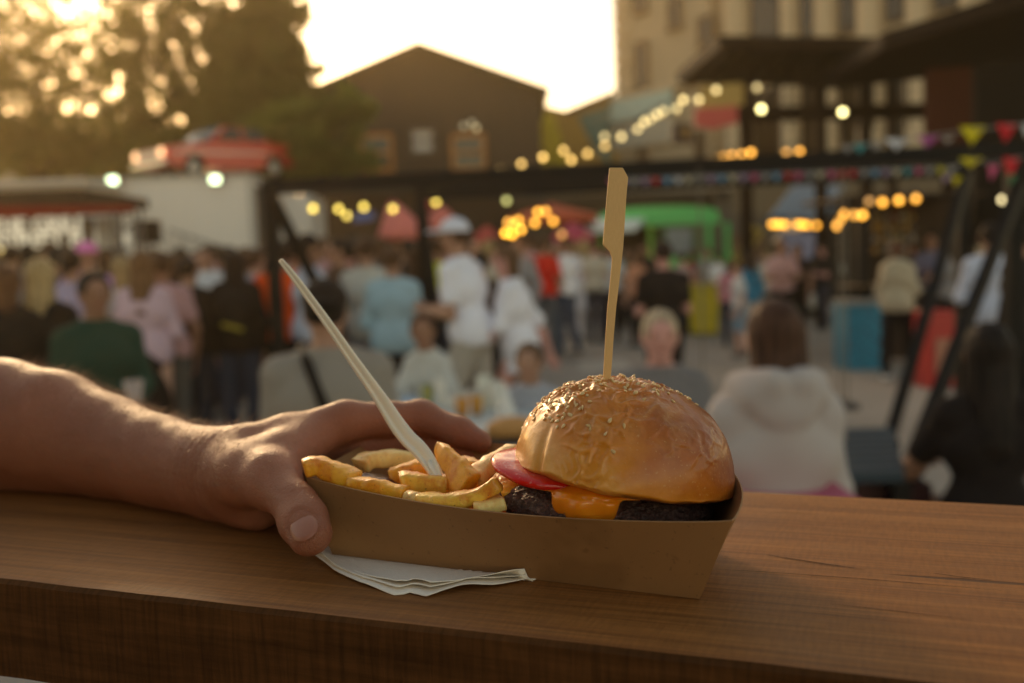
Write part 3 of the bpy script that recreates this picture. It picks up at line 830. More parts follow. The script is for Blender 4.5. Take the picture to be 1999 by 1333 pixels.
# ================================================================== FOREARM AND HAND
def skin_mat(name, base, dark, big=False):
    t = Nt(name)
    n = t.noise(14 if big else 3, 5, .6); f = t.noise(160 if big else 20, 3)
    c = t.mix(t.ramp(n, [(.3, 0.0), (.7, 1.0)]), dark, base)
    c = t.mix(t.math('MULTIPLY', f, .35), c, tuple(x * .68 for x in base))
    if big: c = t.mix(t.ramp(t.noise(420, 3, .6), [(.60, 0.0), (.72, .30)]), c, tuple(x * .6 for x in base))
    nm = None
    if big:
        m = t.mapping((1.0, 1.0, 1.0))
        v = t.voronoi(720, m, 'DISTANCE_TO_EDGE'); v2 = t.voronoi(330, m, 'DISTANCE_TO_EDGE')
        cells = t.math('ADD', t.math('MULTIPLY', t.ramp(v, [(0, 0.0), (.12, 1.0)]), .45), t.math('MULTIPLY', t.ramp(v2, [(0, 0.0), (.08, 1.0)]), .4))
        h = t.math('ADD', cells, t.math('MULTIPLY', t.noise(60, 4, .6), 1.2))
        nm = t.bump(h, .6, .0009)
    t.p.inputs['Subsurface Radius'].default_value = (.006, .0022, .001) if big else (.02, .008, .004)
    return t.out(c, .46 if big else .6, nm, Subsurface_Weight=.22 if big else 0.0, Specular_IOR_Level=.45)
MARM = skin_mat("tanned_skin", (.41, .150, .080), (.31, .102, .050), True)
def arm():
    J = lambda x, y, t: np.array(W(x, y, t))
    wrist = J(412, 919, .618)
    f1 = J(307, 896, .653); f2 = J(205, 867, .688); f3 = J(100, 833, .708); f4 = J(0, 818, .722); f5 = J(-150, 815, .745)
    elbow = np.array((-.575, .80, TZ + .047)); shoulder = np.array((-.86, .52, TZ + .235))
    fdir = f2 - wrist
    flat = ((0, 0.25, 1.0), .93)
    P = [seg(shoulder, (shoulder + elbow) / 2, .056, .050), seg((shoulder + elbow) / 2, elbow, .050, .040), seg(elbow, f5, .041, .0440), seg(f5, f4, .0440, .0430), seg(f4, f3, .0430, .0395), seg(f3, f2, .0395, .0335), seg(f2, f1, .0335, .0282), seg(f1, wrist, .0282, .0255)]
    lo_ = lambda q, r, b: np.array((q[0], q[1] + b, TZ + r * .92))
    P += [seg(lo_(elbow, .034, 0), lo_(f4, .034, .012), .034, .034), seg(lo_(f4, .034, .012), lo_(f2, .026, .010), .034, .026), seg(lo_(f2, .026, .010), lo_(wrist, .018, .006), .026, .018), seg(lo_(wrist, .016, .004), lo_(J(500, 960, .590), .012, .0), .016, .012), seg(lo_(wrist, .016, .012), lo_(J(560, 940, .600), .012, .0), .016, .012)]
    arm_f = sun_(P, .006)
    # wrist and hand body
    cmc = J(458, 924, .580); tm = J(530, 938, .543); tip_ = J(577, 986, .517); tt = J(606, 1044, .4975)
    imcp = J(676, 822, .607); ipip = J(822, 815, .6235); idip = J(896, 843, .612); itip = J(938, 862, .604)
    back1 = J(520, 868, .592)
    hand = [
        seg(wrist, J(475, 912, .600), .0245, .0235),
        seg(J(445, 900, .602), J(560, 858, .598), .0185, .0135),           # dorsum over the index metacarpal
        seg(J(560, 858, .598), imcp, .0135, .0120),
        seg(J(468, 930, .600), J(585, 905, .604), .0215, .0140),           # palm core
        ell(J(478, 955, .595), (.024, .018, .0150)),                        # heel of the hand, on the wood
        seg(cmc, tm, .0185, .0140),                                         # thenar
        ell(J(498, 925, .565), (.020, .016, .0165)),
        seg(tm, tip_, .0142, .0108),
    ]
    # web between thumb and index
    hand += [seg(J(545, 915, .555), J(612, 868, .590), .0100, .0075), seg(J(560, 880, .575), J(640, 838, .603), .0120, .0090), seg(J(520, 905, .575), J(560, 878, .590), .0140, .0120)]
    f_hand = sun_([arm_f] + hand, .010)
    # thumb end: broad, slightly flattened towards the nail
    tdir = (tt - tip_) / np.linalg.norm(tt - tip_)
    toward = np.array(-FWD) ; nrm = toward - tdir * (toward @ tdir); nrm /= np.linalg.norm(nrm)
    sv = np.cross(tdir, nrm); sv = sv if sv @ np.array(RT) > 0 else -sv; nrm = nrm * .93 + sv * .30; nrm /= np.linalg.norm(nrm)
    side = np.cross(tdir, nrm)
    thumb = [seg(tip_, tip_ * .5 + tt * .5, .0108, .0119, (nrm, .86)), seg(tip_ * .5 + tt * .5, tt, .0119, .0112, (nrm, .84))]
    f1_ = sun_([f_hand] + thumb, .005)
    # index finger: knuckle, two bends
    idx = [seg(imcp, imcp * .45 + ipip * .55, .0122, .0102), seg(imcp * .45 + ipip * .55, ipip, .0102, .0108), seg(ipip, idip, .0103, .0088), seg(idip, itip, .0088, .0068)]
    # hidden fingers, wrapped behind the far wall of the tray, each lower and of its own length
    def finger(m, p, d, t, r): return [seg(m, p, r * 1.15, r), seg(p, d, r, r * .9), seg(d, t, r * .9, r * .72)]
    off = np.array((0, 0, 1.0))
    mm = imcp + np.array((-.012, .008, -.018)); mp = ipip + np.array((-.002, .006, -.0165)); md = idip + np.array((-.004, .006, -.0130)); mt_ = md + np.array((.015, -.007, -.006))
    rm = mm + np.array((-.010, .000, -.014)); rp = mp + np.array((-.010, .002, -.0155)); rd = rp + np.array((.022, -.008, -.002)); rt = rd + np.array((.018, -.009, -.002))
    lm = rm + np.array((-.012, -.004, -.006)); lp = lm + np.array((.030, .010, -.002)); ld = lp + np.array((.019, -.006, -.001)); lt = ld + np.array((.014, -.007, .0))
    for q in (rm, rp, rd, rt): q[2] = max(q[2], TZ + .0200)
    for q in (lm, lp, ld, lt): q[2] = TZ + .0088
    for q in (lp, ld, lt): q[1] -= .002
    fm = finger(mm, mp, md, mt_, .0096); fr = finger(rm, rp, rd, rt, .0092); fl = finger(lm, lp, ld, lt, .0080)
    palm2 = [seg(J(480, 930, .600), mm, .018, .0125), seg(J(480, 945, .600), rm, .016, .0115), seg(J(475, 965, .598), lm, .0140, .0100)]
    core = sun_([f1_] + palm2, .010)
    fi = sun_([core] + idx, .0055)
    gap = .0022
    g = [sun_(x, .004) for x in (fm, fr, fl)]
    def body(Pt):
        d = fi(Pt)
        for q in g:
            e = q(Pt); h = np.clip(.5 + .5 * (e - d) / gap, 0, 1); d = e + (d - e) * h - gap * h * (1 - h)
        # anatomy: tendon ridge of the thumb, knuckle creases, nail bed
        def ridge(a, b, r, amp):
            ba = b - a; hh = np.clip(((Pt - a) @ ba) / (ba @ ba), 0, 1); q = Pt - a - hh[:, None] * ba
            return amp * np.exp(-(q * q).sum(1) / (r * r)) * np.sin(np.pi * np.clip(hh, .02, .98)) ** .5
        d = d - ridge(tendA, tendB, .0050, .0016) - ridge(tendC, tendD, .0060, .0012) - ridge(J(300, 850, .640), J(440, 868, .600), .0032, .0011) - ridge(J(200, 830, .665), J(330, 905, .628), .0028, .0009) - ridge(J(60, 850, .68), J(215, 905, .655), .0030, .0008)
        # fine folds over the base of the thumb and the wrist
        q_ = Pt - J(505, 915, .545); w_ = np.exp(-(q_ * q_).sum(1) / .020 ** 2); d = d + .00022 * w_ * np.sin((q_ @ ipd) * 2300 + 2.5 * np.sin((q_ @ side) * 260))
        q_ = Pt - J(405, 915, .595); w_ = np.exp(-(q_ * q_).sum(1) / .022 ** 2); d = d + .00030 * w_ * np.cos((q_ @ fdn) * 900 + 1.5 * np.sin(q_[:, 2] * 140))
        # creases across the thumb joint and the index joints
        for (c, ax, amp, wd, per, rad) in cr:
            s = (Pt - c) @ ax; r2 = ((Pt - c) ** 2).sum(1)
            d = d + amp * np.exp(-(s / wd) ** 2) * (np.cos(s * per) * .5 + .3) * np.exp(-r2 / rad ** 2)
        # nail: shallow plate sunk in the skin
        q = Pt - nail_c; u = q @ tdir; w = q @ side; n_ = q @ nrm
        e = np.sqrt((u / .0100) ** 2 + (w / .0076) ** 2)
        m = (n_ > -.004)
        d = d + np.where(m, .00075 * np.exp(-((e - 1.02) / .10) ** 2), 0)
        d = np.where(m & (e < 1), d + .00025 * (1 - e), d)
        # the weight flattens flesh on the wood
        return np.maximum(d, (TZ + .0004) - Pt[:, 2])
    tendA, tendB = J(440, 880, .572), J(575, 850, .578)
    tendC, tendD = J(430, 905, .562), J(535, 905, .540)
    nail_c = tip_ * .08 + tt * .92 + nrm * .0098 + tdir * .0030 + side * .0005
    fdn = (wrist - f2) / np.linalg.norm(wrist - f2)
    ipd = (tt - tm); ipd /= np.linalg.norm(ipd); ixd = (idip - imcp); ixd /= np.linalg.norm(ixd)
    cr = [(tip_ + nrm * .010, ipd, .00085, .0045, 2600, .012), (ipip + np.array((0, -.009, -.002)), ixd, .0005, .003, 2200, .010), (idip + np.array((0, -.008, .0)), ixd, .0005, .0022, 2400, .009),
          (J(600, 880, .575), (J(600, 880, .575) - J(520, 900, .575)) / np.linalg.norm(J(600, 880, .575) - J(520, 900, .575)), .0008, .008, 1500, .018)]
    root = empty("person", (shoulder[0], shoulder[1], 0), 0, 'bare forearm and left hand gripping the left end of the burger tray on the counter', 'person')
    o = root
    v, fc = sdf_arrays(body, (-.94, .38, TZ - .004), (.01, .90, TZ + .31), .0018, 2)
    v = v - np.array(root.location)
    b = np_mesh("body", v, fc, MARM, o)
    # nail plate
    vs, fs = [], []; n = 20; m = 8
    for j in range(m + 1):
        for k in range(n):
            a = 2 * math.pi * k / n; r = j / m
            u, w = math.cos(a) * r * .0096, math.copysign(abs(math.sin(a)) ** .9, math.sin(a)) * r * .0071
            p = nail_c + tdir * (u + .0003) + side * w + nrm * (-.0001 - 34 * w * w - 12 * u * u + (.00035 if r < .96 else -.0004))
            vs.append(p - np.array(root.location))
    for j in range(m):
        for k in range(n): fs.append((j * n + k, j * n + (k + 1) % n, (j + 1) * n + (k + 1) % n, (j + 1) * n + k))
    t = Nt("fingernail"); mn = t.out(t.mix(t.noise(200, 2), (.31, .11, .062), (.36, .135, .080)), .42, None, Subsurface_Weight=.2, Coat_Weight=.12, Coat_Roughness=.3)
    t.p.inputs['Subsurface Radius'].default_value = (.003, .001, .0006)
    pymesh("thumbnail", vs, fs, mn, o)
    # sleeve, out of frame to the left
    sl = cutp(grow(sun_([seg(shoulder, (shoulder + elbow) / 2, .060, .058)], .01), .004), (shoulder + elbow) / 2 + (elbow - shoulder) * .05, elbow - shoulder)
    sdf_obj("sleeve", lambda Pt: sl(Pt + np.array(root.location)), np.array((-.96, .34, TZ + .04)) - np.array(root.location), np.array((-.60, .80, TZ + .34)) - np.array(root.location), .008, plain("grey_cotton", (.18, .18, .19), .9), o)
    # fine hair on the forearm
    rnd = random.Random(3); me = b.data; nv = len(me.vertices)
    cu = bpy.data.curves.new("arm_hair", 'CURVE'); cu.dimensions = '3D'; cu.bevel_depth = .00006; cu.bevel_resolution = 0
    co = np.zeros(nv * 3, np.float32); me.vertices.foreach_get('co', co); co = co.reshape(-1, 3) + np.array(root.location)
    no = np.zeros(nv * 3, np.float32); me.vertex_normals.foreach_get('vector', no); no = no.reshape(-1, 3)
    hd = (wrist - f3) / np.linalg.norm(wrist - f3)
    ok = np.where((co[:, 0] > -.36) & (co[:, 0] < -.125) & (no[:, 2] > -.2) & (co[:, 2] > TZ + .02))[0]
    cnt = 0
    while cnt < 4200:
        i = int(rnd.choice(ok)); p = co[i]; n_ = no[i]
        dens = 1.0 if p[0] < -.15 else .35
        if rnd.random() > dens: continue
        L = rnd.uniform(.006, .015) * (1 if p[0] < -.16 else .7)
        d = hd * rnd.uniform(.5, 1.1) + n_ * rnd.uniform(.25, .75) + np.array((rnd.uniform(-.4, .4), rnd.uniform(-.4, .4), rnd.uniform(-.1, .3)))
        d = d - n_ * min(0, d @ n_ - .15); d /= np.linalg.norm(d)
        s = cu.splines.new('POLY'); s.points.add(3); q = p.astype(float).copy()
        for k in range(4):
            s.points[k].co = (*(q - np.array(root.location)), 1); s.points[k].radius = 1 - .28 * k
            q = q + d * L / 3; d = d + hd * .22 - n_ * .12 + np.array((0, 0, -.05)); d /= np.linalg.norm(d)
        cnt += 1
    t = Nt("arm_hair"); cu.materials.append(t.out((.34, .17, .07), .4, None))
    h = bpy.data.objects.new("arm_hair", cu); COL.objects.link(h); h.parent = o; h['kind'] = 'stuff'
arm()
# ================================================================== PEOPLE
SKINS = {'fair': ((.62, .36, .26), (.52, .27, .19)), 'mid': ((.46, .25, .16), (.38, .19, .12)), 'tan': ((.34, .17, .10), (.27, .125, .075)), 'rosy': ((.66, .33, .27), (.58, .26, .21))}
_sk = {}
def skin(k):
    if k not in _sk: _sk[k] = skin_mat("skin_" + k, *SKINS[k])
    return _sk[k]
_hm = {}
def hair_mat(c):
    if c not in _hm:
        t = Nt("hair"); n = t.noise(60, 4, .6, t.mapping((1, 1, .10)))
        _hm[c] = t.out(t.mix(t.ramp(n, [(.35, 0.0), (.65, 1.0)]), tuple(x * .45 for x in c), tuple(min(1, x * 1.25) for x in c)), .6, t.bump(n, .5, .004), Specular_IOR_Level=.15)
    return _hm[c]
def cloth(name, c): return plain(name, c, .88, .06, 3, .002, 70)
_hand = None
def hand_arrays():
    """a relaxed right hand, fingers down -z, palm facing -x, wrist at the origin (metres)"""
    global _hand
    if _hand is None:
        P = [seg((0, 0, .01), (0, .004, -.075), .021, .030, ((1, 0, 0), .5))]
        for (y, L, a) in ((.030, .070, .10), (.011, .080, .06), (-.009, .074, .10), (-.027, .058, .2)):
            k = np.array((0, y, -.085)); m = k + np.array((-.004, y * .08, -L * .5)); e = m + np.array((-.016 - a * .05, 0, -L * .48))
            P += [seg(k, m, .0095, .0085), seg(m, e, .0085, .0065)]
        P += [seg((0, .020, -.02), (-.006, .047, -.055), .014, .011), seg((-.006, .047, -.055), (-.016, .056, -.085), .0105, .008)]
        _hand = sdf_arrays(sun_(P, .006), (-.06, -.06, -.20), (.05, .085, .045), .006, 1)
    return _hand

def arms_pose(name, sit):
    """elbow, wrist for the (left, right) arm, in metres for a 1.75 m body; x right, y ahead, z up"""
    A = {
        'down': ((-.25, -.03, 1.13), (-.24, .06, .88), (.25, -.03, 1.13), (.24, .06, .88)),
        'front': ((-.25, .02, 1.12), (-.10, .25, 1.17), (.25, .02, 1.12), (.09, .26, 1.19)),
        'phone': ((-.24, -.02, 1.13), (-.24, .08, .89), (.24, .05, 1.13), (.09, .25, 1.30)),
        'hip': ((-.36, -.10, 1.16), (-.18, .02, 1.03), (.25, -.03, 1.13), (.24, .06, .88)),
        'cross': ((-.24, .06, 1.14), (.06, .21, 1.17), (.24, .06, 1.14), (-.06, .23, 1.13)),
        'swing': ((-.24, .10, 1.15), (-.22, .30, 1.00), (.25, -.14, 1.14), (.25, -.22, .91)),
        'table': ((-.27, .16, 1.14), (-.12, .38, 1.12), (.27, .16, 1.14), (.12, .38, 1.12)),
        'lean': ((-.34, .10, 1.14), (-.42, .30, 1.10), (.26, .16, 1.14), (.12, .38, 1.12)),
        'tuck': ((-.215, .07, 1.13), (-.05, .24, 1.06), (.215, .07, 1.13), (.05, .25, 1.08)),
        'lap': ((-.24, .02, 1.13), (-.09, .24, 1.02), (.24, .02, 1.13), (.09, .24, 1.02)),
    }[name]
    return [np.array(a) for a in A]
def body_sdf(pose, arms, bend, step, wide=1.0, fem=False, headturn=0):
    """returns dict of sdf pieces for a 1.75 m figure, feet on z = 0, facing +y"""
    up = 0.0; hips = np.array((0, 0, .94))
    S = {}
    if pose == 'sit':
        up = -.44; hip_z = .50
    bx = lambda p: np.array(p, float)
    def lift(p):
        p = bx(p).copy(); 
        if bend and p[2] > .98:
            q = p - np.array((0, 0, .98)); c, s = math.cos(bend), math.sin(bend)
            p = np.array((q[0], q[1] * c + q[2] * s, -q[1] * s + q[2] * c)) + np.array((0, 0, .98))
        p[2] += up; return p
    sw = (.138 if fem else .158) * wide
    LS, RS = lift((-sw, 0, 1.395)), lift((sw, 0, 1.395))
    a = arms_pose(arms, pose == 'sit'); a = [lift(q * np.array((.88 if fem else .95, 1, 1))) for q in a]
    chest = [seg(lift((-.075, 0, 1.28)), lift((.075, 0, 1.28)), .112 * wide), seg(lift((0, 0, 1.32)), lift((0, 0, 1.06)), .13 * wide, .115 * (1.15 if wide > 1.1 else 1), ((0, 1, 0), .82)),
             seg(lift((-.06, -.01, 1.02)), lift((.06, -.01, 1.02)), .115 * (wide if not fem else 1.0)), seg(LS, RS, .052, .052), seg(lift((0, -.01, 1.34)), lift((0, 0, 1.44)), .10, .055), seg(lift((0, -.005, 1.475)), LS + np.array((.02, 0, .012)), .048, .040), seg(lift((0, -.005, 1.475)), RS + np.array((-.02, 0, .012)), .048, .040)]
    hipw = .10
    pelvis = [seg(lift((-.07, -.02, .96)), lift((.07, -.02, .96)), .112)]
    if pose == 'sit':
        hl, hr = bx((-.09, 0, .50)), bx((.09, 0, .50)); kl, kr = bx((-.12, .43, .50)), bx((.12, .43, .50)); al, ar = bx((-.13, .44, .08)), bx((.12, .40, .08))
    else:
        hl, hr = bx((-.09, 0, .90)), bx((.09, 0, .90)); kl, kr = bx((-.10, .03 + step * .22, .49)), bx((.10, .03 - step * .12, .49)); al, ar = bx((-.10, step * .26, .085)), bx((.11, -step * .34, .085 + abs(step) * .04))
    S['legsL'] = [seg(hl, kl, .088, .058), seg(kl, al, .056, .038), seg(kl * .6 + al * .4 + np.array((0, -.02, 0)), kl * .4 + al * .6, .05, .045)]
    S['legsR'] = [seg(hr, kr, .088, .058), seg(kr, ar, .056, .038), seg(kr * .6 + ar * .4 + np.array((0, -.02, 0)), kr * .4 + ar * .6, .05, .045)]
    S['feet'] = [seg(q + np.array((0, -.03, -.035)), q + np.array((0, .13, -.05)), .042, .034, ((0, 0, 1), .85)) for q in (al, ar)]
    S['pelvis'] = pelvis; S['chest'] = chest
    S['armL'] = (LS, a[0], a[1]); S['armR'] = (RS, a[2], a[3])
    armf = lambda t: [seg(t[0], t[1], .047 * wide, .038), seg(t[1], t[1] * .5 + t[2] * .5, .039, .034), seg(t[1] * .5 + t[2] * .5, t[2], .034, .025)]
    S['arms'] = armf(S['armL']) + armf(S['armR'])
    neck = lift((0, -.005, 1.44)); hc = lift((0, .015, 1.635))
    ct, st = math.cos(headturn), math.sin(headturn)
    Rz = np.array(((ct, -st, 0), (st, ct, 0), (0, 0, 1)))
    H = lambda x, y, z: hc + Rz @ np.array((x, y, z))
    M = Matrix.Rotation(headturn, 3, 'Z')
    S['hc'] = hc; S['H'] = H; S['HM'] = M
    S['head'] = [ell(H(0, -.008, .012), (.074, .092, .100), M), seg(H(0, .025, -.055), H(0, .045, -.085), .050, .030), seg(neck, hc + np.array((0, -.015, -.03)), .054, .050),
                 seg(H(0, .083, .005), H(0, .103, -.022), .010, .013), ell(H(-.076, -.005, -.005), (.010, .018, .030), M), ell(H(.076, -.005, -.005), (.010, .018, .030), M), seg(H(-.03, .072, .030), H(.03, .072, .030), .016)]
    S['lift'] = lift; S['neck'] = neck; S['hips'] = lift((0, 0, .96)); S['up'] = up; S['ank'] = (al, ar); S['knee'] = (kl, kr)
    return S
def person(px, py, d, face, label, top=('tee', (.5, .5, .5)), bottom=('trousers', (.05, .05, .08)), hair=('short', (.05, .03, .02)), sk='mid', pose='stand', arms='down', bend=0, step=0,
           wide=1.0, fem=False, shoes=(.1, .1, .1), vox=.02, turn=0, extra=None, group=None, H=None, root_only=False, sway=0):
    """px, py, d: where the top of the head is (photo pixel and depth); face: 0 looks away from the camera, 180 looks at it, 90 to the left"""
    p = W(px, py, d); S = body_sdf(pose, arms, bend, step, wide, fem, R(turn))
    topz = S['hc'][2] + .115 + (.01 if hair[0] != 'bald' else 0)
    if pose == 'sit' and H is None: sc = 1.0 if not sway else sway; base = p.z - topz * sc
    elif H: sc = H; base = p.z - topz * sc if pose == 'sit' else 0
    else: sc = p.z / topz; base = 0
    Rm = Matrix.Rotation(R(face), 3, 'Z')
    off = Rm @ V(*S['hc']) * sc
    root = empty("person", (p.x - off.x, p.y - off.y, base), R(face), label, 'person', group)
    root.scale = (sc, sc, sc)
    lo, hi = (-.52, -.50, -.02), (.52, .78, 1.86)
    if pose == 'sit': hi = (.52, .80, 1.45)
    # body
    parts = S['pelvis'] + S['chest'] + S['legsL'] + S['legsR'] + S['head'] + S['arms']
    v, f = sdf_arrays(sun_(parts, .03), lo, hi, vox, 1)
    hv, hf = hand_arrays(); V_, F_ = [v], [f]; n = len(v)
    for side, (sh, el, wr) in ((-1, S['armL']), (1, S['armR'])):
        dr = (wr - el) / np.linalg.norm(wr - el); z = -dr
        x = np.cross(np.array((0, 1.0, 0)) if abs(dr[1]) < .9 else np.array((0, 0, 1.0)), z); x /= np.linalg.norm(x); y = np.cross(z, x)
        h = hv.copy(); ff = hf
        if side == -1: h = h * np.array((-1, 1, 1)); ff = hf[:, ::-1]
        V_.append(wr + h[:, :1] * x + h[:, 1:2] * y + h[:, 2:] * z); F_.append(ff + n); n += len(h)
    np_mesh("body", np.concatenate(V_), np.concatenate(F_), skin(sk), root)
    # top
    kind, col = top[0], top[1]
    mt = cloth("cloth_" + kind, col)
    slv = {'tee': .62, 'shirt': 1.95, 'vest': .12, 'hoodie': 1.95, 'jacket': 1.95, 'tunic': 1.1, 'dress': .5}.get(kind, .6)
    hem = {'tee': .90, 'shirt': .88, 'vest': .95, 'hoodie': .86, 'jacket': .86, 'tunic': .78, 'dress': .50}.get(kind, .9)
    g = .014 if kind in ('tee', 'vest', 'shirt', 'dress') else .026
    tp = [grow(q, g) for q in S['chest'] + S['pelvis']]
    if kind in ('tunic', 'dress'):
        tp.append(seg(S['lift']((0, -.01, 1.0)), (S['hips'] + np.array((0, 0, -.46 if kind == 'dress' else -.2))), .15, .21, ((0, 1, 0), .75)))
    if kind == 'hoodie' and vox < .012: tp += [seg(S['lift']((-.09, -.05, 1.47)), S['lift']((.09, -.05, 1.47)), .060), ell(S['lift']((0, -.095, 1.475)), (.125, .060, .060)), ell(S['lift']((0, -.115, 1.425)), (.085, .045, .060)), seg(S['lift']((-.12, -.01, 1.50)), S['lift']((-.04, -.13, 1.52)), .040), seg(S['lift']((.12, -.01, 1.50)), S['lift']((.04, -.13, 1.52)), .040)]
    elif kind == 'hoodie': tp += [seg(S['lift']((-.09, -.07, 1.44)), S['lift']((.09, -.07, 1.44)), .060), seg(S['lift']((-.07, -.11, 1.42)), S['lift']((0, -.14, 1.30)), .045, .03), seg(S['lift']((.07, -.11, 1.42)), S['lift']((0, -.14, 1.30)), .045, .03), seg(S['lift']((-.10, -.03, 1.47)), S['lift']((0, -.10, 1.50)), .035), seg(S['lift']((.10, -.03, 1.47)), S['lift']((0, -.10, 1.50)), .035)]
    for t in (S['armL'], S['armR']):
        sh, el, wr = t
        if slv <= 1: e = sh + (el - sh) * slv; tp.append(seg(sh, e, .056 * wide + g * .4, .056 + g * .3))
        else: e = el + (wr - el) * (slv - 1); tp += [seg(sh, el, .052 * wide + g * .5, .046 + g * .5), seg(el, e, .046 + g * .5, .034 + g * .4)]
    base_f = sun_(tp, .035)
    wr_amp = .003 if vox >= .018 else (.0022 if vox > .011 else .0011)
    def wrinkle(P): return wr_amp * 1.3 * np.sin(34 * (P[:, 2] * .8 + np.abs(P[:, 0]) * 1.1) + 3 * np.sin(P[:, 1] * 9 + P[:, 2] * 5)) * (.5 + .5 * np.sin(P[:, 0] * 11 + P[:, 2] * 7))
    hz = hem + S['up']
    nk = S['lift']((0, 0, 1.50 if kind != 'hoodie' else 1.56)); nd = S['lift']((0, 0, 1.6)) - S['lift']((0, 0, 1.5))
    ftop = cutp(lambda P: base_f(P) + wrinkle(P), nk, nd)
    if pose != 'sit' or True: ftop = cutp(ftop, (0, 0, hz), (0, 0, -1))
    sdf_obj({'tee': 't_shirt', 'vest': 'vest'}.get(kind, kind), ftop, lo, hi, vox, mt, root)
    # bottom
    if bottom:
        bk, bc = bottom; mb = cloth("cloth_" + bk, bc)
        lg = S['legsL'] + S['legsR'] + S['pelvis']
        if bk in ('trousers', 'jeans', 'shorts'):
            fb = sun_([grow(q, .012) for q in lg], .02)
            fb = cutp(fb, (0, 0, .99 + S['up']), (0, 0, 1))
            if pose == 'sit': fb = cutp(fb, (0, 0, .10 if bk != 'shorts' else .40), (0, 0, -1))
            else: fb = cutp(fb, (0, 0, .07 if bk != 'shorts' else .48), (0, 0, -1))
        else:
            hp = S['hips']; fb = sun_([grow(q, .014) for q in S['pelvis']] + [seg(hp, hp + (np.array((0, 0, -.42)) if pose != 'sit' else np.array((0, .34, -.02))), .14, .17, ((0, 1, 0), .75) if pose != 'sit' else ((0, 0, 1), .6))], .03)
            fb = cutp(fb, (0, 0, .99 + S['up']), (0, 0, 1))
        sdf_obj(bk, fb, lo, (.52, .78, 1.12), vox, mb, root)
    for fs_ in S['feet']: sdf_obj("shoe", fs_, (-.3, -.5, -.02), (.3, .78, .2), max(.016, vox * .8), plain("shoe", shoes, .6), root)
    # hair or cap
    hk, hcol = hair; H_, M = S['H'], S['HM']
    mh = hair_mat(hcol)
    if hk != 'bald':
        hp = [ell(H_(0, -.018, .028), (.086, .098, .100), M)]
        cutface = [(H_(0, .035, 0), H_(0, 1, .35) - H_(0, 0, 0))]
        if hk == 'long': hp += [seg(H_(0, -.06, .0), H_(0, -.115, -.34), .078, .07, ((0, 1, 0), .5)), seg(H_(-.055, -.03, .0), H_(-.075, -.05, -.26), .038, .028), seg(H_(.055, -.03, .0), H_(.075, -.05, -.26), .038, .028)]
        if hk == 'mid': hp += [seg(H_(0, -.05, .0), H_(0, -.08, -.17), .088, .092, ((0, 1, 0), .6))]
        if hk == 'bob': hp += [seg(H_(0, -.05, .0), H_(0, -.06, -.14), .082, .07, ((0, 1, 0), .7))]
        if hk == 'bun': hp += [ell(H_(0, -.07, .10), (.042, .042, .040), M)]
        if hk == 'tail': hp += [seg(H_(0, -.11, .04), H_(0, -.15, -.16), .030, .018)]
        if hk == 'curly': hp += [ell(H_(0, -.02, .045), (.105, .112, .10), M)]
        fh = sun_(hp, .02)
        fh = cutp(fh, H_(0, .060, .030), H_(0, 1, .0) - H_(0, 0, 0)) if hk != 'curly' else cutp(fh, H_(0, .068, .02), H_(0, 1, .3) - H_(0, 0, 0))
        low = ell(H_(0, .075, -.060), (.078, .085, .115), M)
        fh = minus(fh, low)
        if hk in ('short', 'bun', 'tail', 'cap'): fh = cutp(fh, H_(0, -.06, -.065), H_(0, .35, -1) - H_(0, 0, 0))
        if hk != 'hat_only':
            sdf_obj("hair", lambda P: fh(P) + .003 * np.sin(P[:, 0] * 140) * np.sin(P[:, 1] * 90), S['hc'] - np.array((.17, .22, .42)), S['hc'] + np.array((.17, .17, .19)), min(vox, .014), mh, root)
    if extra and 'cap' in extra:
        cc = extra['cap']; fc = cutp(ell(H_(0, -.010, .040), (.093, .108, .098), M), H_(0, 0, .035), H_(0, 0, -1) - H_(0, 0, 0))
        brim = ell(H_(0, .125, .045), (.068, .085, .012), M)
        if extra.get('capback'): brim = ell(H_(0, -.12, .045), (.05, .05, .012), M)
        sdf_obj("cap", sun_([fc, brim], .01), S['hc'] - np.array((.24, .24, .06)), S['hc'] + np.array((.24, .24, .16)), .012, cloth("cap_cloth", cc), root)
    # eyes and mouth where the face can be seen
    if 95 < abs(((face + turn + 180) % 360) - 180) or (extra and extra.get('face')):
        for sx in (-1, 1):
            e = MB().lathe([(.0005, .006), (.006, .004), (.0085, 0), (.006, -.004), (.0005, -.006)], (0, 0, 0), 10).build("eye", plain("dark_eye", (.03, .02, .02), .2), root, True)
            q = H_(sx * .032, .080, .012); e.location = V(*q); e.scale = (1.5, .8, 1)
        m = MB().lathe([(.0005, .006), (.006, .004), (.008, 0), (.006, -.004), (.0005, -.006)], (0, 0, 0), 10).build("mouth", plain("lips", (.38, .10, .09), .4), root, True)
        m.location = V(*H_(0, .083, -.058)); m.scale = (2.6, .8, .8)
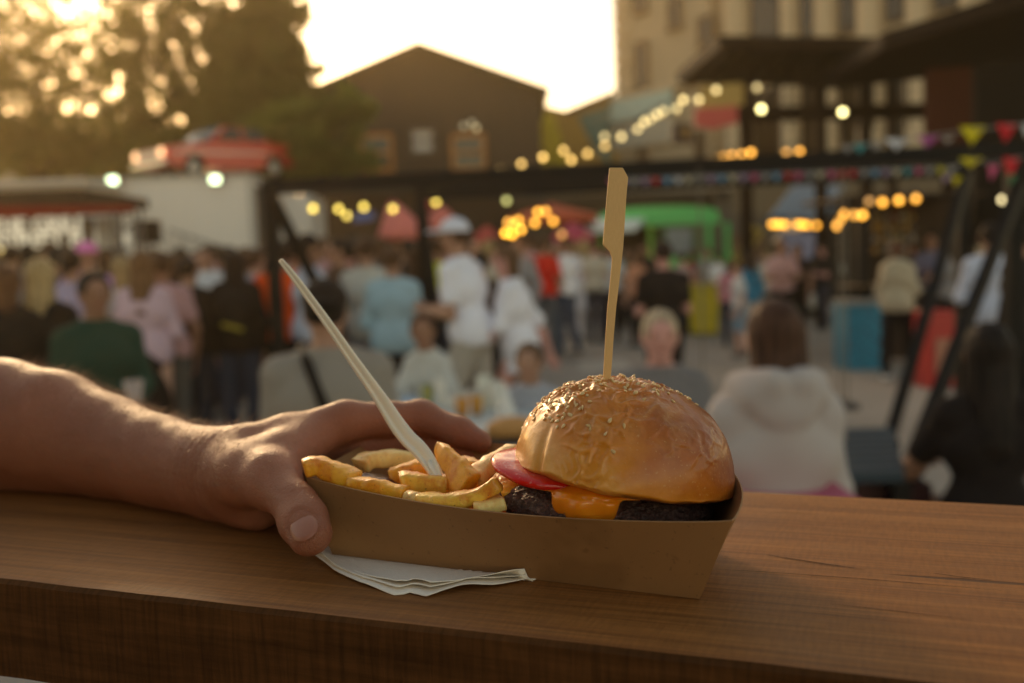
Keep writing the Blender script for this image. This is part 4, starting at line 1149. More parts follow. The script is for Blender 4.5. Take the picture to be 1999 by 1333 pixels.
    if extra:
        L = S['lift']
        if 'pack' in extra:
            fp = lambda P: ell(L((0, -.19, 1.22)), (.15, .10, .20))(P)
            k = root
            sdf_obj("backpack", fp, (-.25, -.4, .80 + S['up']), (.25, 0, 1.6 + S['up']), .02, plain("nylon", extra['pack'], .7), root)
            if 'packtrim' in extra:
                MB().box(L((0, -.270, 1.10)), (.18, .03, .035), M=Matrix.Rotation(R(18), 3, 'Y')).build("pack_stripe", plain("stripe", extra['packtrim'], .6), root)
        if 'strap' in extra:
            b = MB(); pts = [L((-.10, .02, 1.50)), L((-.07, -.10, 1.44)), L((-.02, -.155, 1.30)), L((.08, -.155, 1.12)), L((.17, -.12, .98))]
            b.tube(pts, [.022] * 5, 8); b.build("bag_strap", plain("black_strap", extra['strap'], .7), root, True)
            sdf_obj("shoulder_bag", seg(L((.19, -.08, .95)), L((.20, .06, .93)), .085, .08, ((1, 0, 0), .6)), (.0, -.3, .75 + S['up']), (.42, .3, 1.15 + S['up']), .02, plain("black_strap", extra['strap'], .7), root)
        if 'bag' in extra:
            sdf_obj("handbag", seg(L((-.26, -.04, .98)), L((-.28, .10, .98)), .10, .10, ((1, 0, 0), .6)), (-.5, -.3, .8 + S['up']), (-.05, .3, 1.2 + S['up']), .02, plain("bag_leather", extra['bag'], .6), root)
        if 'inner' in extra:
            fi = cutp(sun_([grow(q, .018 + g) for q in S['chest']], .03), (0, 0, 1.40 + S['up']), (0, .2, 1))
            fi = cutp(cutp(cutp(fi, (0, .05, 0), (0, -1, 0)), (.055, 0, 0), (1, 0, 0)), (-.055, 0, 0), (-1, 0, 0))
            sdf_obj("undershirt", cutp(fi, (0, 0, .95 + S['up']), (0, 0, -1)), lo, hi, .016, cloth("undershirt", extra['inner']), root)
    return root
# ================================================================== THE YARD
random.seed(9)
def P2(px, py, d): return W(px, py, d)
# ---- ground
def ground():
    t = Nt("worn_paving"); n = t.noise(.6, 6, .6); f = t.noise(30, 3); v = t.voronoi(.9)
    c = t.ramp(n, [(.3, (.24, .205, .17)), (.55, (.31, .27, .23)), (.8, (.38, .33, .28))])
    c = t.mix(t.math('MULTIPLY', f, .3), c, (.12, .10, .085))
    m = t.out(c, .85, t.bump(f, .3, .004))
    o = pymesh("ground", [(-120, -30, 0), (120, -30, 0), (120, 260, 0), (-120, 260, 0)], [(0, 1, 2, 3)], m, None, False)
    o['kind'] = 'structure'
    # pale patched strip of paving
    a = [G(1130, 705, .004), G(1215, 700, .004), G(1235, 720, .004), G(1130, 728, .004)]
    s = pymesh("paving_patch", a, [(0, 1, 2, 3)], plain("pale_concrete", (.42, .38, .33), .8)); s['kind'] = 'structure'
ground()
PBROWN = plain("dark_brown_boards", (.040, .025, .016), .75, .25, 3)
PBLACK = plain("black_steel", (.012, .010, .009), .5)

# ---- barn with a gable
def box_from(px0, py0, px1, py1, d, depth, b=None, mi=0):
    """upright box whose front fills the photo rectangle at depth d"""
    a, c = W(px0, py1, d), W(px1, py0, d)
    b = b or MB()
    z0, z1 = a.z, c.z
    b.box(((a.x + c.x) / 2, a.y + depth / 2, (z0 + z1) / 2), (abs(c.x - a.x), depth, z1 - z0), mi=mi); return b
def barn():
    D = 38; ap = W(818, 86, D); re_ = W(1072, 184, D); le = W(560, 181, D)
    y0 = ap.y; zr = (re_.z + le.z) / 2; hw = (re_.x - le.x) / 2; cx = ap.x
    root = empty("barn", (cx, y0, 0), 0, 'tall dark brown gabled barn at the end of the yard with small lit windows', 'building')
    t = Nt("barn_boards"); st = t.noise(1, 3, .6, t.mapping((9, 1, .25)))
    m = t.out(t.ramp(st, [(.3, (.030, .019, .012)), (.7, (.060, .037, .024))]), .8)
    wl_ = re_.x - cx - .35
    b = MB().prism([(-hw + .35, 0, 0), (wl_, 0, 0), (wl_, 0, zr - .1), (0, 0, ap.z - .12), (-hw + .35, 0, zr - .1)], (0, 14, 0)).build("wall", m, root)
    rf = MB(); th = .16
    for s, ex, ez in ((-1, -hw, zr), (1, re_.x - cx, zr)):
        rf.prism([(0, -.5, ap.z), (ex, -.5, ez), (ex, -.5, ez - th), (0, -.5, ap.z - th)], (0, 15, 0))
    # the raised lap of the roof sheet at the right
    q = W(1008, 152, D) - V(cx, y0, 0); q2 = W(1060, 174, D) - V(cx, y0, 0)
    rf.prism([(q.x, -.52, q.z), (q2.x, -.52, q2.z), (q2.x, -.52, q2.z - .12), (q.x, -.52, q.z - .12)], (0, 6, 0))
    rf.build("roof", plain("roof_sheet", (.03, .024, .02), .6), root)
    def win(x0, y0_, x1, y1_, fc, pc, label=None, glowp=None):
        a, c = W(x0, y1_, D), W(x1, y0_, D); w, h = c.x - a.x, c.z - a.z
        fr = MB(); ft = .16
        cxw, cz = (a.x + c.x) / 2 - cx, (a.z + c.z) / 2
        for (dx, dz, sx, sz) in ((-w / 2, 0, ft, h), (w / 2, 0, ft, h), (0, h / 2, w + ft, ft), (0, -h / 2, w + ft, ft), (0, 0, w, ft * .7)):
            fr.box((cxw + dx, -.09, cz + dz), (sx, .14, sz))
        f = fr.build("window", plain("orange_timber" + str(fc), fc, .6), root)
        MB().box((cxw, -.03, cz), (w, .03, h)).build("pane", pc, f)
    dark = plain("dark_glass", (.02, .015, .012), .15)
    win(706, 262, 762, 332, (.42, .16, .03), dark)
    win(802, 250, 846, 298, (.10, .07, .05), plain("window_poster", (.55, .52, .50), .6))
    win(884, 262, 944, 330, (.42, .16, .03), dark)
    # lean-to boarding across the foot
    MB().box((0, -1.2, 1.9), (11.5, 1.8, .5)).build("canopy", plain("dark_fascia", (.035, .024, .018), .7), root)
barn()
def annex():
    D = 46
    root = empty("painted_shed", W(1120, 300, D).xy.to_3d(), 0, 'shed painted yellow, orange and teal between the barn and the tall building', 'building')
    L = V(root.location.x, root.location.y, 0)
    def pl(pts, d): return [W(x, y, d) - L for (x, y) in pts]
    a = pl([(1030, 470), (1225, 470), (1225, 180), (1195, 186), (1112, 218), (1062, 206), (1030, 190)], D)
    MB().prism(a, (0, 6, 0)).build("wall", plain("mural_orange", (.34, .20, .05), .8), root)
    MB().prism([q + V(0, -.04, 0) for q in pl([(1036, 330), (1104, 330), (1104, 290), (1080, 226), (1036, 205)], D)], (0, .03, 0)).build("mural_panel", plain("mural_yellow", (.48, .36, .03), .8), root)
    MB().prism([q + V(0, -.04, 0) for q in pl([(1128, 228), (1192, 205), (1192, 322), (1165, 300)], D)], (0, .03, 0)).build("mural_panel", plain("mural_teal", (.08, .17, .16), .8), root)
    r = MB(); a = pl([(1106, 224), (1200, 184), (1200, 176), (1106, 214)], D - .3); r.prism(a, (0, 6.6, 0)); r.build("roof", plain("roof_sheet", (.03, .024, .02), .6), root)
annex()
# ---- big stone building on the right, its front swinging towards us
def palace():
    A = W(1207, 300, 46); B = W(2060, 300, 30)
    ax = V(B.x - A.x, B.y - A.y, 0); L = ax.length; ang = math.atan2(ax.y, ax.x)
    root = empty("stone_building", (A.x, A.y, 0), ang, 'tall beige stone building on the right with tall pilasters and deep windows', 'building')
    M = Matrix.Rotation(-ang, 3, 'Z')
    def S(px):  # distance along the front where the ray through px meets it
        d = FWD + (px - CX) / F_PX * RT; d2 = V(d.x, d.y, 0)
        den = d2.x * ax.y - d2.y * ax.x
        s = (A.x * -d2.y + A.y * d2.x) / (ax.x * d2.y - ax.y * d2.x) if True else 0
        return -(-(A.x * d2.y - A.y * d2.x)) / (ax.x * d2.y - ax.y * d2.x) * -L if False else (A.y * d2.x - A.x * d2.y) / (ax.x * d2.y - ax.y * d2.x) * L
    stone = Nt("limestone"); n = stone.noise(.8, 5, .6); v = stone.noise(8, 4)
    ms = stone.out(stone.mix(v, stone.mix(n, (.50, .38, .245), (.58, .46, .31)), (.46, .345, .22)), .85)
    ml = plain("pale_limestone", (.62, .48, .32), .8, .1, 2)
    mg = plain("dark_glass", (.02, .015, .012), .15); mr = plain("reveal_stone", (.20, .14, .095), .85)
    def Z(px, py):
        s = S(px) / L; p = A + (B - A) * s; t = (V(p.x, p.y, EYE) - CAM).dot(FWD); return W(px, py, t * 1.0).z
    H = 17.0; sc_ = S(1395)
    b = MB(); zc = Z(1300, 184)
    b.box((sc_ / 2, 4, zc / 2), (sc_, 8, zc)); b.box((sc_ / 2, 4.06, (zc + H) / 2), (sc_, 8, H - zc))
    b.box(((sc_ + L + 4) / 2, 4.45, H / 2), (L + 4 - sc_, 8, H)); b.build("wall", ms, root)
    # cornice between the storeys
    MB().box((sc_ / 2, -.12, zc + .12), (sc_, .36, .22)).build("cornice", ml, root)
    q = MB(); z = zc + .4; i = 0
    while z < H - .5:
        w = .95 if i % 2 == 0 else .62
        q.box((w / 2 - .04, -.0, z + .28), (w, .16, .50)); z += .62; i += 1
    q.build("quoins", ml, root)
    def win(px0, py0, px1, py1, dep=.12, off=0.0):
        s0, s1 = S(px0), S(px1); z1, z0 = Z((px0 + px1) / 2, py0), Z((px0 + px1) / 2, py1)
        f = MB(); w, h = s1 - s0, z1 - z0; cx, cz = (s0 + s1) / 2, (z0 + z1) / 2
        y = -.03 + off
        for (dx, dz, sx, sz) in ((-w / 2, 0, .12, h + .24), (w / 2, 0, .12, h + .24), (0, h / 2 + .06, w, .12), (0, -h / 2 - .08, w + .3, .16)): f.box((cx + dx, y - .03, cz + dz), (sx, .14, sz))
        o = f.build("window", mr, root); MB().box((cx, y + .01, cz), (w - .1, .05, h)).build("pane", mg, o)
    for (x0, y0_, x1, y1_) in ((1256, 92, 1276, 172), (1378, 44, 1402, 92), (1256, -60, 1276, 30), (1322, 10, 1342, 60), (1226, 250, 1246, 276), (1258, 240, 1272, 305), (1262, 310, 1275, 325), (1368, 262, 1384, 315)): win(x0, y0_, x1, y1_)
    # pilasters with tall dark windows between
    xs = [(1418, 1458), (1523, 1552), (1588, 1626), (1668, 1714), (1760, 1806), (1862, 1912), (1975, 2030)]
    p = None
    for (a, c) in xs:
        s0, s1 = S(a), S(c); b = MB()
        b.lathe([((s1 - s0) * .52, 1.0), ((s1 - s0) * .50, 2.2), ((s1 - s0) * .46, H - 1.0), ((s1 - s0) * .55, H)], ((s0 + s1) / 2, .32, 0), 20)
        b.build("column", ml, root, True)
    for i in range(len(xs) - 1):
        s0, s1 = S(xs[i][1]) + .12, S(xs[i + 1][0]) - .12
        for (z0, z1) in ((9.2, 14.6), (4.4, 7.8), (1.2, 3.4)):
            f = MB(); f.box(((s0 + s1) / 2, .40, (z0 + z1) / 2), (s1 - s0, .10, z1 - z0)); o = f.build("window", plain("brown_joinery", (.05, .03, .02), .5), root)
            MB().box(((s0 + s1) / 2, .335, (z0 + z1) / 2), ((s1 - s0) * .8, .02, (z1 - z0) * .93)).build("pane", mg, o)
        MB().box(((s0 + s1) / 2, .36, 8.5), (s1 - s0, .2, .9)).build("spandrel", mr, root)
    # shop sign over the ground floor
    s0, s1 = S(1212), S(1330)
    sg = MB().box(((s0 + s1) / 2, -.22, Z(1270, 212)), (s1 - s0, .16, .95)).build("shop_sign", plain("mint_board", (.48, .62, .55), .6), root)
    MB().box(((s0 + s1) / 2, -.14, Z(1270, 258) - .1), (s1 - s0, .10, 1.1)).build("fascia", plain("cream_board", (.55, .50, .40), .7), root)
palace()

def bar(b, p, q, w, h=None):
    """square bar from p to q"""
    h = h or w; d = (q - p).normalized(); up = V(0, 0, 1) if abs(d.z) < .9 else V(0, 1, 0)
    s = d.cross(up).normalized() * w / 2; u = s.normalized().cross(d).normalized() * h / 2
    b.add([p - s - u, p + s - u, p + s + u, p - s + u, q - s - u, q + s - u, q + s + u, q - s + u], [(0, 1, 2, 3), (4, 7, 6, 5), (0, 4, 5, 1), (1, 5, 6, 2), (2, 6, 7, 3), (3, 7, 4, 0)]); return b
# ---- dark terrace with roofs, right
def terrace():
    root = empty("timber_terrace", W(1600, 300, 19).xy.to_3d(), 0, 'dark timber two-level terrace with sloping roofs in front of the stone building', 'terrace')
    L = V(root.location.x, root.location.y, 0)
    def pl(pts): return [W(*q) - L for q in pts]
    mb = plain("dark_roof_timber", (.014, .008, .005), .9, .25, 3)
    def slab(pts, z, name, th):
        MB().prism([G(x, y, z) - L for x, y in pts], (0, 0, th)).build(name, mb, root)
    slab([(1322, 162), (1405, 94), (1740, 97), (1660, 170)], 5.0, "roof", .22)
    slab([(1598, 176), (1722, 96), (2090, -16), (2090, 122)], 4.3, "roof", .22)
    for k in range(6):
        x0, x1 = 1345 + k * 58, 1420 + k * 56
        bar(MB(), G(x0, 163 + k, 4.96) - L, G(x1, 98, 4.96) - L, .10, .12).build("rafter", mb, root)
    for (x, d, w) in ((1455, 18, .20), (1602, 18, .18), (1690, 18, .18), (1860, 15, .24), (1742, 18, .14), (1945, 14, .2)):
        p = W(x, 300, d); zt = W(x, 165, d).z; MB().box((p.x - L.x, p.y - L.y, zt / 2), (w, w, zt)).build("post", mb, root)
    for (y, d, h) in ((236, 17.8, .24), (318, 17.8, .16)):
        a, c = W(1440, y, d), W(1860, y - (8 if y < 300 else 14), d - 1.5)
        v = c - a; MB().prism([a - L, c - L, c - L + V(0, 0, h), a - L + V(0, 0, h)], (0, .14, 0)).build("beam", mb, root)
    # balustrade panels
    for i in range(12):
        x = 1475 + i * 33; a = W(x, 250, 17.6)
        MB().tube([a - L, a - L + V(0, 0, 1.1)], .02, 6).build("baluster", mb, root)
    MB().prism(pl([(1810, 135, 14.5), (1905, 128, 14), (1905, 300, 14), (1810, 300, 14.5)]), (0, .1, 0)).build("infill_panel", plain("rust_board", (.07, .022, .012), .8), root)
    MB().prism(pl([(1905, 128, 13), (2060, 110, 12.5), (2060, 480, 12.5), (1905, 480, 13)]), (0, .1, 0)).build("infill_panel", plain("black_board", (.012, .009, .007), .8), root)
    MB().prism(pl([(1430, 345, 27), (1900, 315, 27), (1900, 420, 27), (1430, 420, 27)]), (0, .1, 0)).build("infill_panel", plain("dull_beige_board", (.16, .12, .08), .8), root)
    return root
terrace()
def flat_sign(name, pts, d, col, label, cat, thick=.06, rough=.6, group=None):
    a = [W(x, y, d) for x, y in pts]; o0 = a[0]
    o = MB().prism([p - o0 for p in a], (0, thick, 0)).build(name, plain(name, col, rough), None); o.location = o0
    return tag(o, label, cat, group)
flat_sign("banner", [(1356, 212), (1440, 206), (1440, 240), (1392, 252), (1356, 246)], 17.2, (.50, .07, .05), 'red cloth banner under the terrace roof, beside the hanging sign', 'banner', .03)
flat_sign("banner", [(1366, 168), (1452, 160), (1452, 205), (1366, 211)], 17.8, (.42, .27, .06), 'ochre banner right above the red one under the terrace roof', 'banner', .03)
o = flat_sign("hanging_sign", [(1311, 240), (1352, 240), (1352, 280), (1311, 280)], 18.0, (.05, .03, .02), 'square dark hanging sign with a dull yellow emblem at the corner of the stone building', 'sign', .12)
e = MB().lathe([(.001, 0), (.09, 0), (.09, .03), (.001, .03)], (0, 0, 0), 20, M=Matrix.Rotation(R(90), 3, 'X')).build("emblem", plain("dull_gold", (.30, .19, .05), .5), o, True)
e.location = W(1338, 258, 18.0) - o.location + V(0, -.005, 0)

# ---- steel swing frames
def swing_frame(Lp, Rp, w, label, br):
    a, c = W(*Lp), W(*Rp); c.z = a.z
    root = empty("swing_gantry", (a.x, a.y, 0), 0, label, 'swing frame', 'black swing frames over the tables'); L = V(a.x, a.y, 0)
    e = (c - a).normalized()
    bar(MB(), a - L - e * .05, c - L + e * .05, w, w * 1.15).build("beam", PBLACK, root)
    for p in (a, c): bar(MB(), V(p.x, p.y, 0) - L, V(p.x, p.y, p.z - w * .58) - L, w).build("post", PBLACK, root)
    for (x0, y0, t0, x1, y1, t1) in br:
        bar(MB(), W(x0, y0, t0) - L, W(x1, y1, t1) - L, w * .70).build("brace", PBLACK, root)
    return root
swing_frame((527, 366, 7.0), (1980, 292, 6.15), .088, 'nearer black steel swing gantry, spanning from the orange shirt to the right edge', [(532, 386, 6.95, 640, 600, 7.6), (1992, 362, 6.1, 1745, 985, 5.2)])
swing_frame((822, 380, 9.3), (1880, 337, 8.5), .10, 'farther black steel swing frame with small flags strung along its beam', [(826, 395, 9.2, 868, 735, 8.7), (1886, 345, 8.45, 1738, 850, 7.2)])
def swing():
    d = 6.45; c = W(1510, 700, d); root = empty("rope_swing", (c.x, c.y, 0), 0, 'long plank swing on thin ropes hanging from the nearer gantry', 'swing'); L = root.location.copy()
    for px in (1372, 1641, 1654):
        p = W(px, 700, d); MB().tube([V(p.x, p.y, .50) - L, V(p.x, p.y, 2.03) - L], .006, 6).build("rope", plain("grey_rope", (.22, .18, .14), .8), root)
    x0, x1 = W(1360, 700, d).x - L.x, W(1664, 700, d).x - L.x
    MB().box(((x0 + x1) / 2, 0, .48), (x1 - x0, .28, .04)).build("seat", plain("grey_plank", (.12, .10, .09), .8), root)
    for px, z0 in ((911, 1.0), (697, 1.3)):
        pass
swing()
def dark_bench():
    a = [G(1652, 862, .74), G(1768, 862, .74), G(1762, 806, .74), G(1650, 806, .74)]
    a = [W(1640, 928, 3.9), W(1766, 925, 3.9), W(1742, 832, 4.9), W(1652, 832, 4.9)]
    z = sum(p.z for p in a) / 4; L = V(sum(p.x for p in a) / 4, sum(p.y for p in a) / 4, 0)
    a = [V(p.x, p.y, z) - L for p in a]
    root = empty("side_table", L, 0, 'low slate-grey plank table to the right of the hoodie girl', 'table')
    n = 7; t = plain("slate_boards", (.045, .058, .070), .8)
    for i in range(n):
        f0, f1 = i / n + .01, (i + 1) / n - .01
        q = [a[0].lerp(a[3], f0), a[1].lerp(a[2], f0), a[1].lerp(a[2], f1), a[0].lerp(a[3], f1)]
        MB().prism(q, (0, 0, -.04)).build("plank", t, root)
    for p in a:
        q = p * .86; MB().box((q.x, q.y, (z - .05) / 2), (.07, .07, z - .05)).build("leg", PBLACK, root)
    MB().box((0, 0, z - .30), (abs(a[1].x - a[0].x) * .8, abs(a[2].y - a[1].y) * .8, .45)).build("skirt_panel", plain("dark_maroon_board", (.035, .012, .012), .7), root)
dark_bench()

# ---- dining table with drinks in the middle distance
def mid_table():
    z = .76; c = [G(690, 905, z), G(1240, 905, z), G(1120, 768, z), G(735, 768, z)]
    L = V(sum(p.x for p in c) / 4, sum(p.y for p in c) / 4, 0)
    root = empty("dining_table", L, 0, 'blue-grey topped table behind the hand where the two children sit', 'table')
    MB().prism([p - L for p in c], (0, 0, -.04)).build("tabletop", plain("blue_grey_top", (.42, .48, .50), .45), root)
    for p in c:
        q = (p - L) * .85; MB().box((q.x, q.y, .36), (.06, .06, .72)).build("leg", PBLACK, root)
mid_table()
def cup(px, py, r, h, label, body=(.75, .70, .62), liquid=None, cat='cup', z=.76, group='drinks on the table'):
    p = G(px, py, z); o = empty("drink_cup", (p.x, p.y, z + .001), 0, label, cat, group)
    t = Nt("clear_cup"); m = t.out(body, .25, None, Transmission_Weight=.35 if liquid else 0.0)
    MB().lathe([(r * .7, 0), (r, h), (r * .95, h), (r * .66, .004), (.001, .004)] if not liquid else [(r * .93, h * .78), (r, h), (r * .95, h), (r * .88, h * .80), (.001, h * .80)], (0, 0, 0), 20).build("cup_wall", m, o, True)
    if liquid: MB().lathe([(.001, .0), (r * .70, .0), (r * .925, h * .775), (.001, h * .775)], (0, 0, 0), 18).build("drink", plain("beer", liquid, .2), o, True)
    return o
cup(903, 812, .036, .12, 'glass of amber beer, left of the pair on the table', liquid=(.60, .24, .02))
cup(931, 808, .036, .12, 'glass of amber beer, right of the pair on the table', liquid=(.66, .30, .03))
cup(862, 792, .030, .14, 'tall cream paper cup left of the beers', (.72, .66, .56))
cup(884, 800, .034, .07, 'small pale bowl in front of the cream cup', (.70, .66, .58))
cup(948, 796, .040, .16, 'large pale frothy jug right of the beers', (.74, .72, .60))
cup(972, 800, .038, .14, 'pale plastic cup touching the frothy jug', (.72, .69, .60))
cup(768, 792, .032, .07, 'small blue cup, left of the two by the child', (.30, .42, .60))
cup(798, 796, .032, .06, 'small blue cup, right of the two by the child', (.32, .45, .62))
cup(835, 790, .030, .10, 'olive green bottle base between blue and cream cups', (.30, .28, .04))
def bottle(px, py, label):
    p = G(px, py, .76); o = MB().lathe([(.001, 0), (.036, 0), (.038, .02), (.038, .09), (.020, .13), (.014, .16), (.010, .19), (.001, .19)], (0, 0, 0), 20).build("sauce_bottle", plain("white_plastic", (.78, .76, .72), .4), None, True)
    o.location = (p.x, p.y, .761); tag(o, label, 'bottle')
bottle(990, 838, 'white squeeze bottle standing on the table near the bun')
def bread():
    p = G(1000, 862, .76); r = empty("sandwich_plate", (p.x, p.y, .76), 0, 'toasted sandwich on a black slate plate behind the bun', 'plate of food')
    MB().box((0, 0, .012), (.30, .20, .02)).build("plate", plain("black_slate", (.03, .03, .035), .5), r)
    f = sun_([ell((0, 0, .055), (.105, .065, .05)), seg((-.06, 0, .04), (.07, 0, .05), .035)], .02)
    sdf_obj("sandwich", f, (-.14, -.1, -.0), (.14, .1, .14), .008, plain("toast", (.52, .25, .07), .6, .25, 30), r)
bread()
def glass_left():
    p = W(262, 772, 4.6); o = empty("cocktail_glass", (p.x, p.y, p.z - .06), 0, 'plastic glass of orange drink held low beside the green shirt', 'drink')
    MB().lathe([(.028, 0), (.045, .13), (.043, .13), (.026, .004), (.001, .004)], (0, 0, 0), 18).build("cup_wall", Nt("clear_cup2").out((.7, .55, .48), .2, None, Transmission_Weight=.4), o, True)
    MB().lathe([(.001, .006), (.025, .006), (.034, .06), (.001, .06)], (0, 0, 0), 18).build("drink", plain("orange_drink", (.75, .16, .01), .2), o, True)
glass_left()

# ---- shipping container with the red car on its roof
def container():
    D = 26; root = empty("shipping_container", W(330, 400, D).xy.to_3d(), 0, 'tall pale grey container block with the red car on its roof', 'container')
    L = V(root.location.x, root.location.y, 0)
    m = Nt("pale_grey_steel"); xs = m.sep()[0]; s = m.noise(.7, 5, .6)
    mc = m.out(m.mix(s, (.68, .62, .56), (.80, .73, .67)), .6)
    zt = W(300, 345, D).z
    def corr(x0, x1, y, z0, z1, step=.28):
        b = MB(); n = int((x1 - x0) / step); pts = []
        for i in range(n):
            a = x0 + i * (x1 - x0) / n; w = (x1 - x0) / n
            pts += [(a, y), (a + w * .3, y), (a + w * .5, y + .035), (a + w * .8, y + .035)]
        pts.append((x1, y)); vs = [(p[0], p[1], z) for z in (z0, z1) for p in pts]; k = len(pts)
        return b.add(vs, [(i, i + 1, k + i + 1, k + i) for i in range(k - 1)])
    x0, x1 = W(150, 400, D).x - L.x, W(492, 400, D).x - L.x
    corr(x0, x1, 0, .1, zt - .1).build("side_wall", mc, root)
    MB().box(((x0 + x1) / 2, 1.25, (zt - .12) / 2), (x1 - x0 - .02, 2.3, zt - .14)).build("core", mc, root)
    MB().box(((x0 + x1) / 2, 1.2, zt - .05), (x1 - x0, 2.5, .10)).build("top_rail", plain("rail_grey", (.45, .42, .39), .6), root)
    for x in (x0, x1): MB().box((x, .02, zt / 2), (.14, .14, zt)).build("corner_post", plain("rail_grey", (.45, .42, .39), .6), root)
    x2, x3 = W(515, 400, D + 2).x - L.x, W(604, 400, D + 2).x - L.x; z2 = W(560, 380, D + 2).z
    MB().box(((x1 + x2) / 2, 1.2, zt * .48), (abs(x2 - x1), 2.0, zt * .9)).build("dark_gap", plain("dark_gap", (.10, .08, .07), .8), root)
    MB().box(((x2 + x3) / 2, 3.2, z2 / 2), (x3 - x2, 2.4, z2)).build("end_wall", mc, root)
    # a faint stair rail against the wall
    a, c = W(330, 448, D - .3) - L, W(430, 482, D - .3) - L
    b = MB(); b.tube([a, c], .035, 6); b.tube([a - V(0, 0, .5), c - V(0, 0, .5)], .03, 6)
    for k in range(5): p = a.lerp(c, k / 4); b.tube([p, p - V(0, 0, .9)], .02, 5)
    b.build("handrail", plain("grey_rail", (.25, .22, .20), .6), root)
    # floodlights on the edge
    for i, (px, py) in enumerate(((219, 352), (419, 350))):
        p = W(px, py, D - .4); r = empty("floodlight", p, 0, ('lit floodlight on the container edge under the front of the car', 'lit floodlight on the container edge near the awning')[1 - i], 'floodlight', 'floodlights on the container')
        MB().box((0, .1, 0), (.30, .12, .24)).build("housing", PBLACK, r); MB().box((0, .03, 0), (.22, .02, .17)).build("lens", glow("flood", (.80, 1, .55), 2.6), r)
    return zt
ZT = container()
def red_car():
    # nose to the left and towards us
    D = 28; base = W(416, 340, D); z0 = ZT + .02
    root = empty("red_car", (base.x + .15, base.y + .4, z0), R(180 + 33), 'old red saloon car parked on top of the pale container, nose to the left', 'car')
    sc = 1.0
    # local: +x is forward, y sideways; side profile (x, z)
    prof = [(-2.15, .42), (-2.22, .62), (-2.18, .92), (-2.05, 1.00), (-1.25, 1.02), (-.80, 1.04), (.85, 1.00), (1.9, .92), (2.16, .84), (2.22, .60), (2.15, .40), (1.78, .34)]
    def arch(cx): return [(cx + .36 * math.cos(a), .34 + .36 * math.sin(a)) for a in [math.pi * k / 8 for k in range(9)]]
    low = [(1.78, .34)] + arch(1.35) + [(.9, .30), (-.9, .30)] + arch(-1.30) + [(-1.75, .36)]
    pts = prof[:-1] + low
    W_ = .80
    mr = Nt("red_paint"); mred = mr.out((.55, .022, .015), .32, None, Coat_Weight=.5, Coat_Roughness=.15)
    vs = []; n = len(pts)
    for (y, k) in ((-W_, .97), (-W_ * .9, 1.0), (W_ * .9, 1.0), (W_, .97)):
        for (x, z) in pts: vs.append((x * (1 if abs(y) < W_ else .985), y, .34 + (z - .34) * k if z > .34 else z))
    fs = [tuple(range(n))[::-1], tuple(range(3 * n, 4 * n))]
    for r_ in range(3):
        for i in range(n): fs.append((r_ * n + i, r_ * n + (i + 1) % n, (r_ + 1) * n + (i + 1) % n, (r_ + 1) * n + i))
    body = pymesh("body", vs, fs, mred, root, False); bm = bmesh.new(); bm.from_mesh(body.data); bmesh.ops.recalc_face_normals(bm, faces=bm.faces); bm.to_mesh(body.data); bm.free()
    # cabin
    cab = [(-1.30, 1.0), (-.85, 1.44), (.20, 1.48), (.86, .99)]
    c = MB(); vs = [(x, s * (W_ * (.94 if z < 1.1 else .74)), z) for s in (-1, 1) for x, z in cab]
    c.add(vs, [(3, 2, 1, 0), (4, 5, 6, 7), (0, 1, 5, 4), (1, 2, 6, 5), (2, 3, 7, 6)]); c.build("cabin", mred, root, bevel=.04)
    gl = plain("car_glass", (.04, .035, .03), .08); gw = plain("windscreen_sky_tint", (.50, .60, .74), .08, Metallic=.6)  # the windscreen's sky reflection is put into its pale blue colour
    def quad(a, b_, c_, d, off, nm, m):
        p = [V(*q) + V(*off) for q in (a, b_, c_, d)]; MB().prism(p, V(*off) * .6).build(nm, m, root)
    quad((.80, -.70, 1.04), (.80, .70, 1.04), (.26, .56, 1.44), (.26, -.56, 1.44), (.03, 0, .022), "windscreen", gw)
    quad((-1.24, -.68, 1.06), (-1.24, .68, 1.06), (-.90, .56, 1.40), (-.90, -.56, 1.40), (-.03, 0, .022), "rear_window", gl)
    for s in (-1, 1):
        for (x0, x1, x2, x3) in ((.62, .18, -.24, -.24), (-.34, -.34, -.82, -1.08)):
            y0, y1 = s * W_ * .925, s * W_ * .775
            quad((x0, y0, 1.07), (x1, y1, 1.41), (x2, y1, 1.41), (x3, y0, 1.07), (0, s * .03, .006), "side_window", gl)
        MB().box((0, s * (W_ + .015), .72), (3.9, .02, .03)).build("trim_strip", plain("chrome", (.7, .68, .66), .2, Metallic=.9), root)
    ch = plain("chrome", (.7, .68, .66), .2, Metallic=.9)
    MB().box((2.235, 0, .70), (.05, 1.05, .20)).build("grille", plain("silver_grille", (.45, .40, .38), .35, Metallic=.6), root)
    MB().box((2.27, 0, .46), (.10, 1.62, .12)).build("bumper", ch, root, bevel=.02); MB().box((-2.27, 0, .52), (.10, 1.6, .12)).build("bumper", ch, root, bevel=.02)
    for s in (-1, 1):
        MB().lathe([(.001, .05), (.09, .04), (.115, 0), (.001, 0)], (2.24, s * .64, .72), 16, M=Matrix.Rotation(R(90), 3, 'Y')).build("headlight", glow("car_lamp", (1, .50, .20), 1.3), root, True)
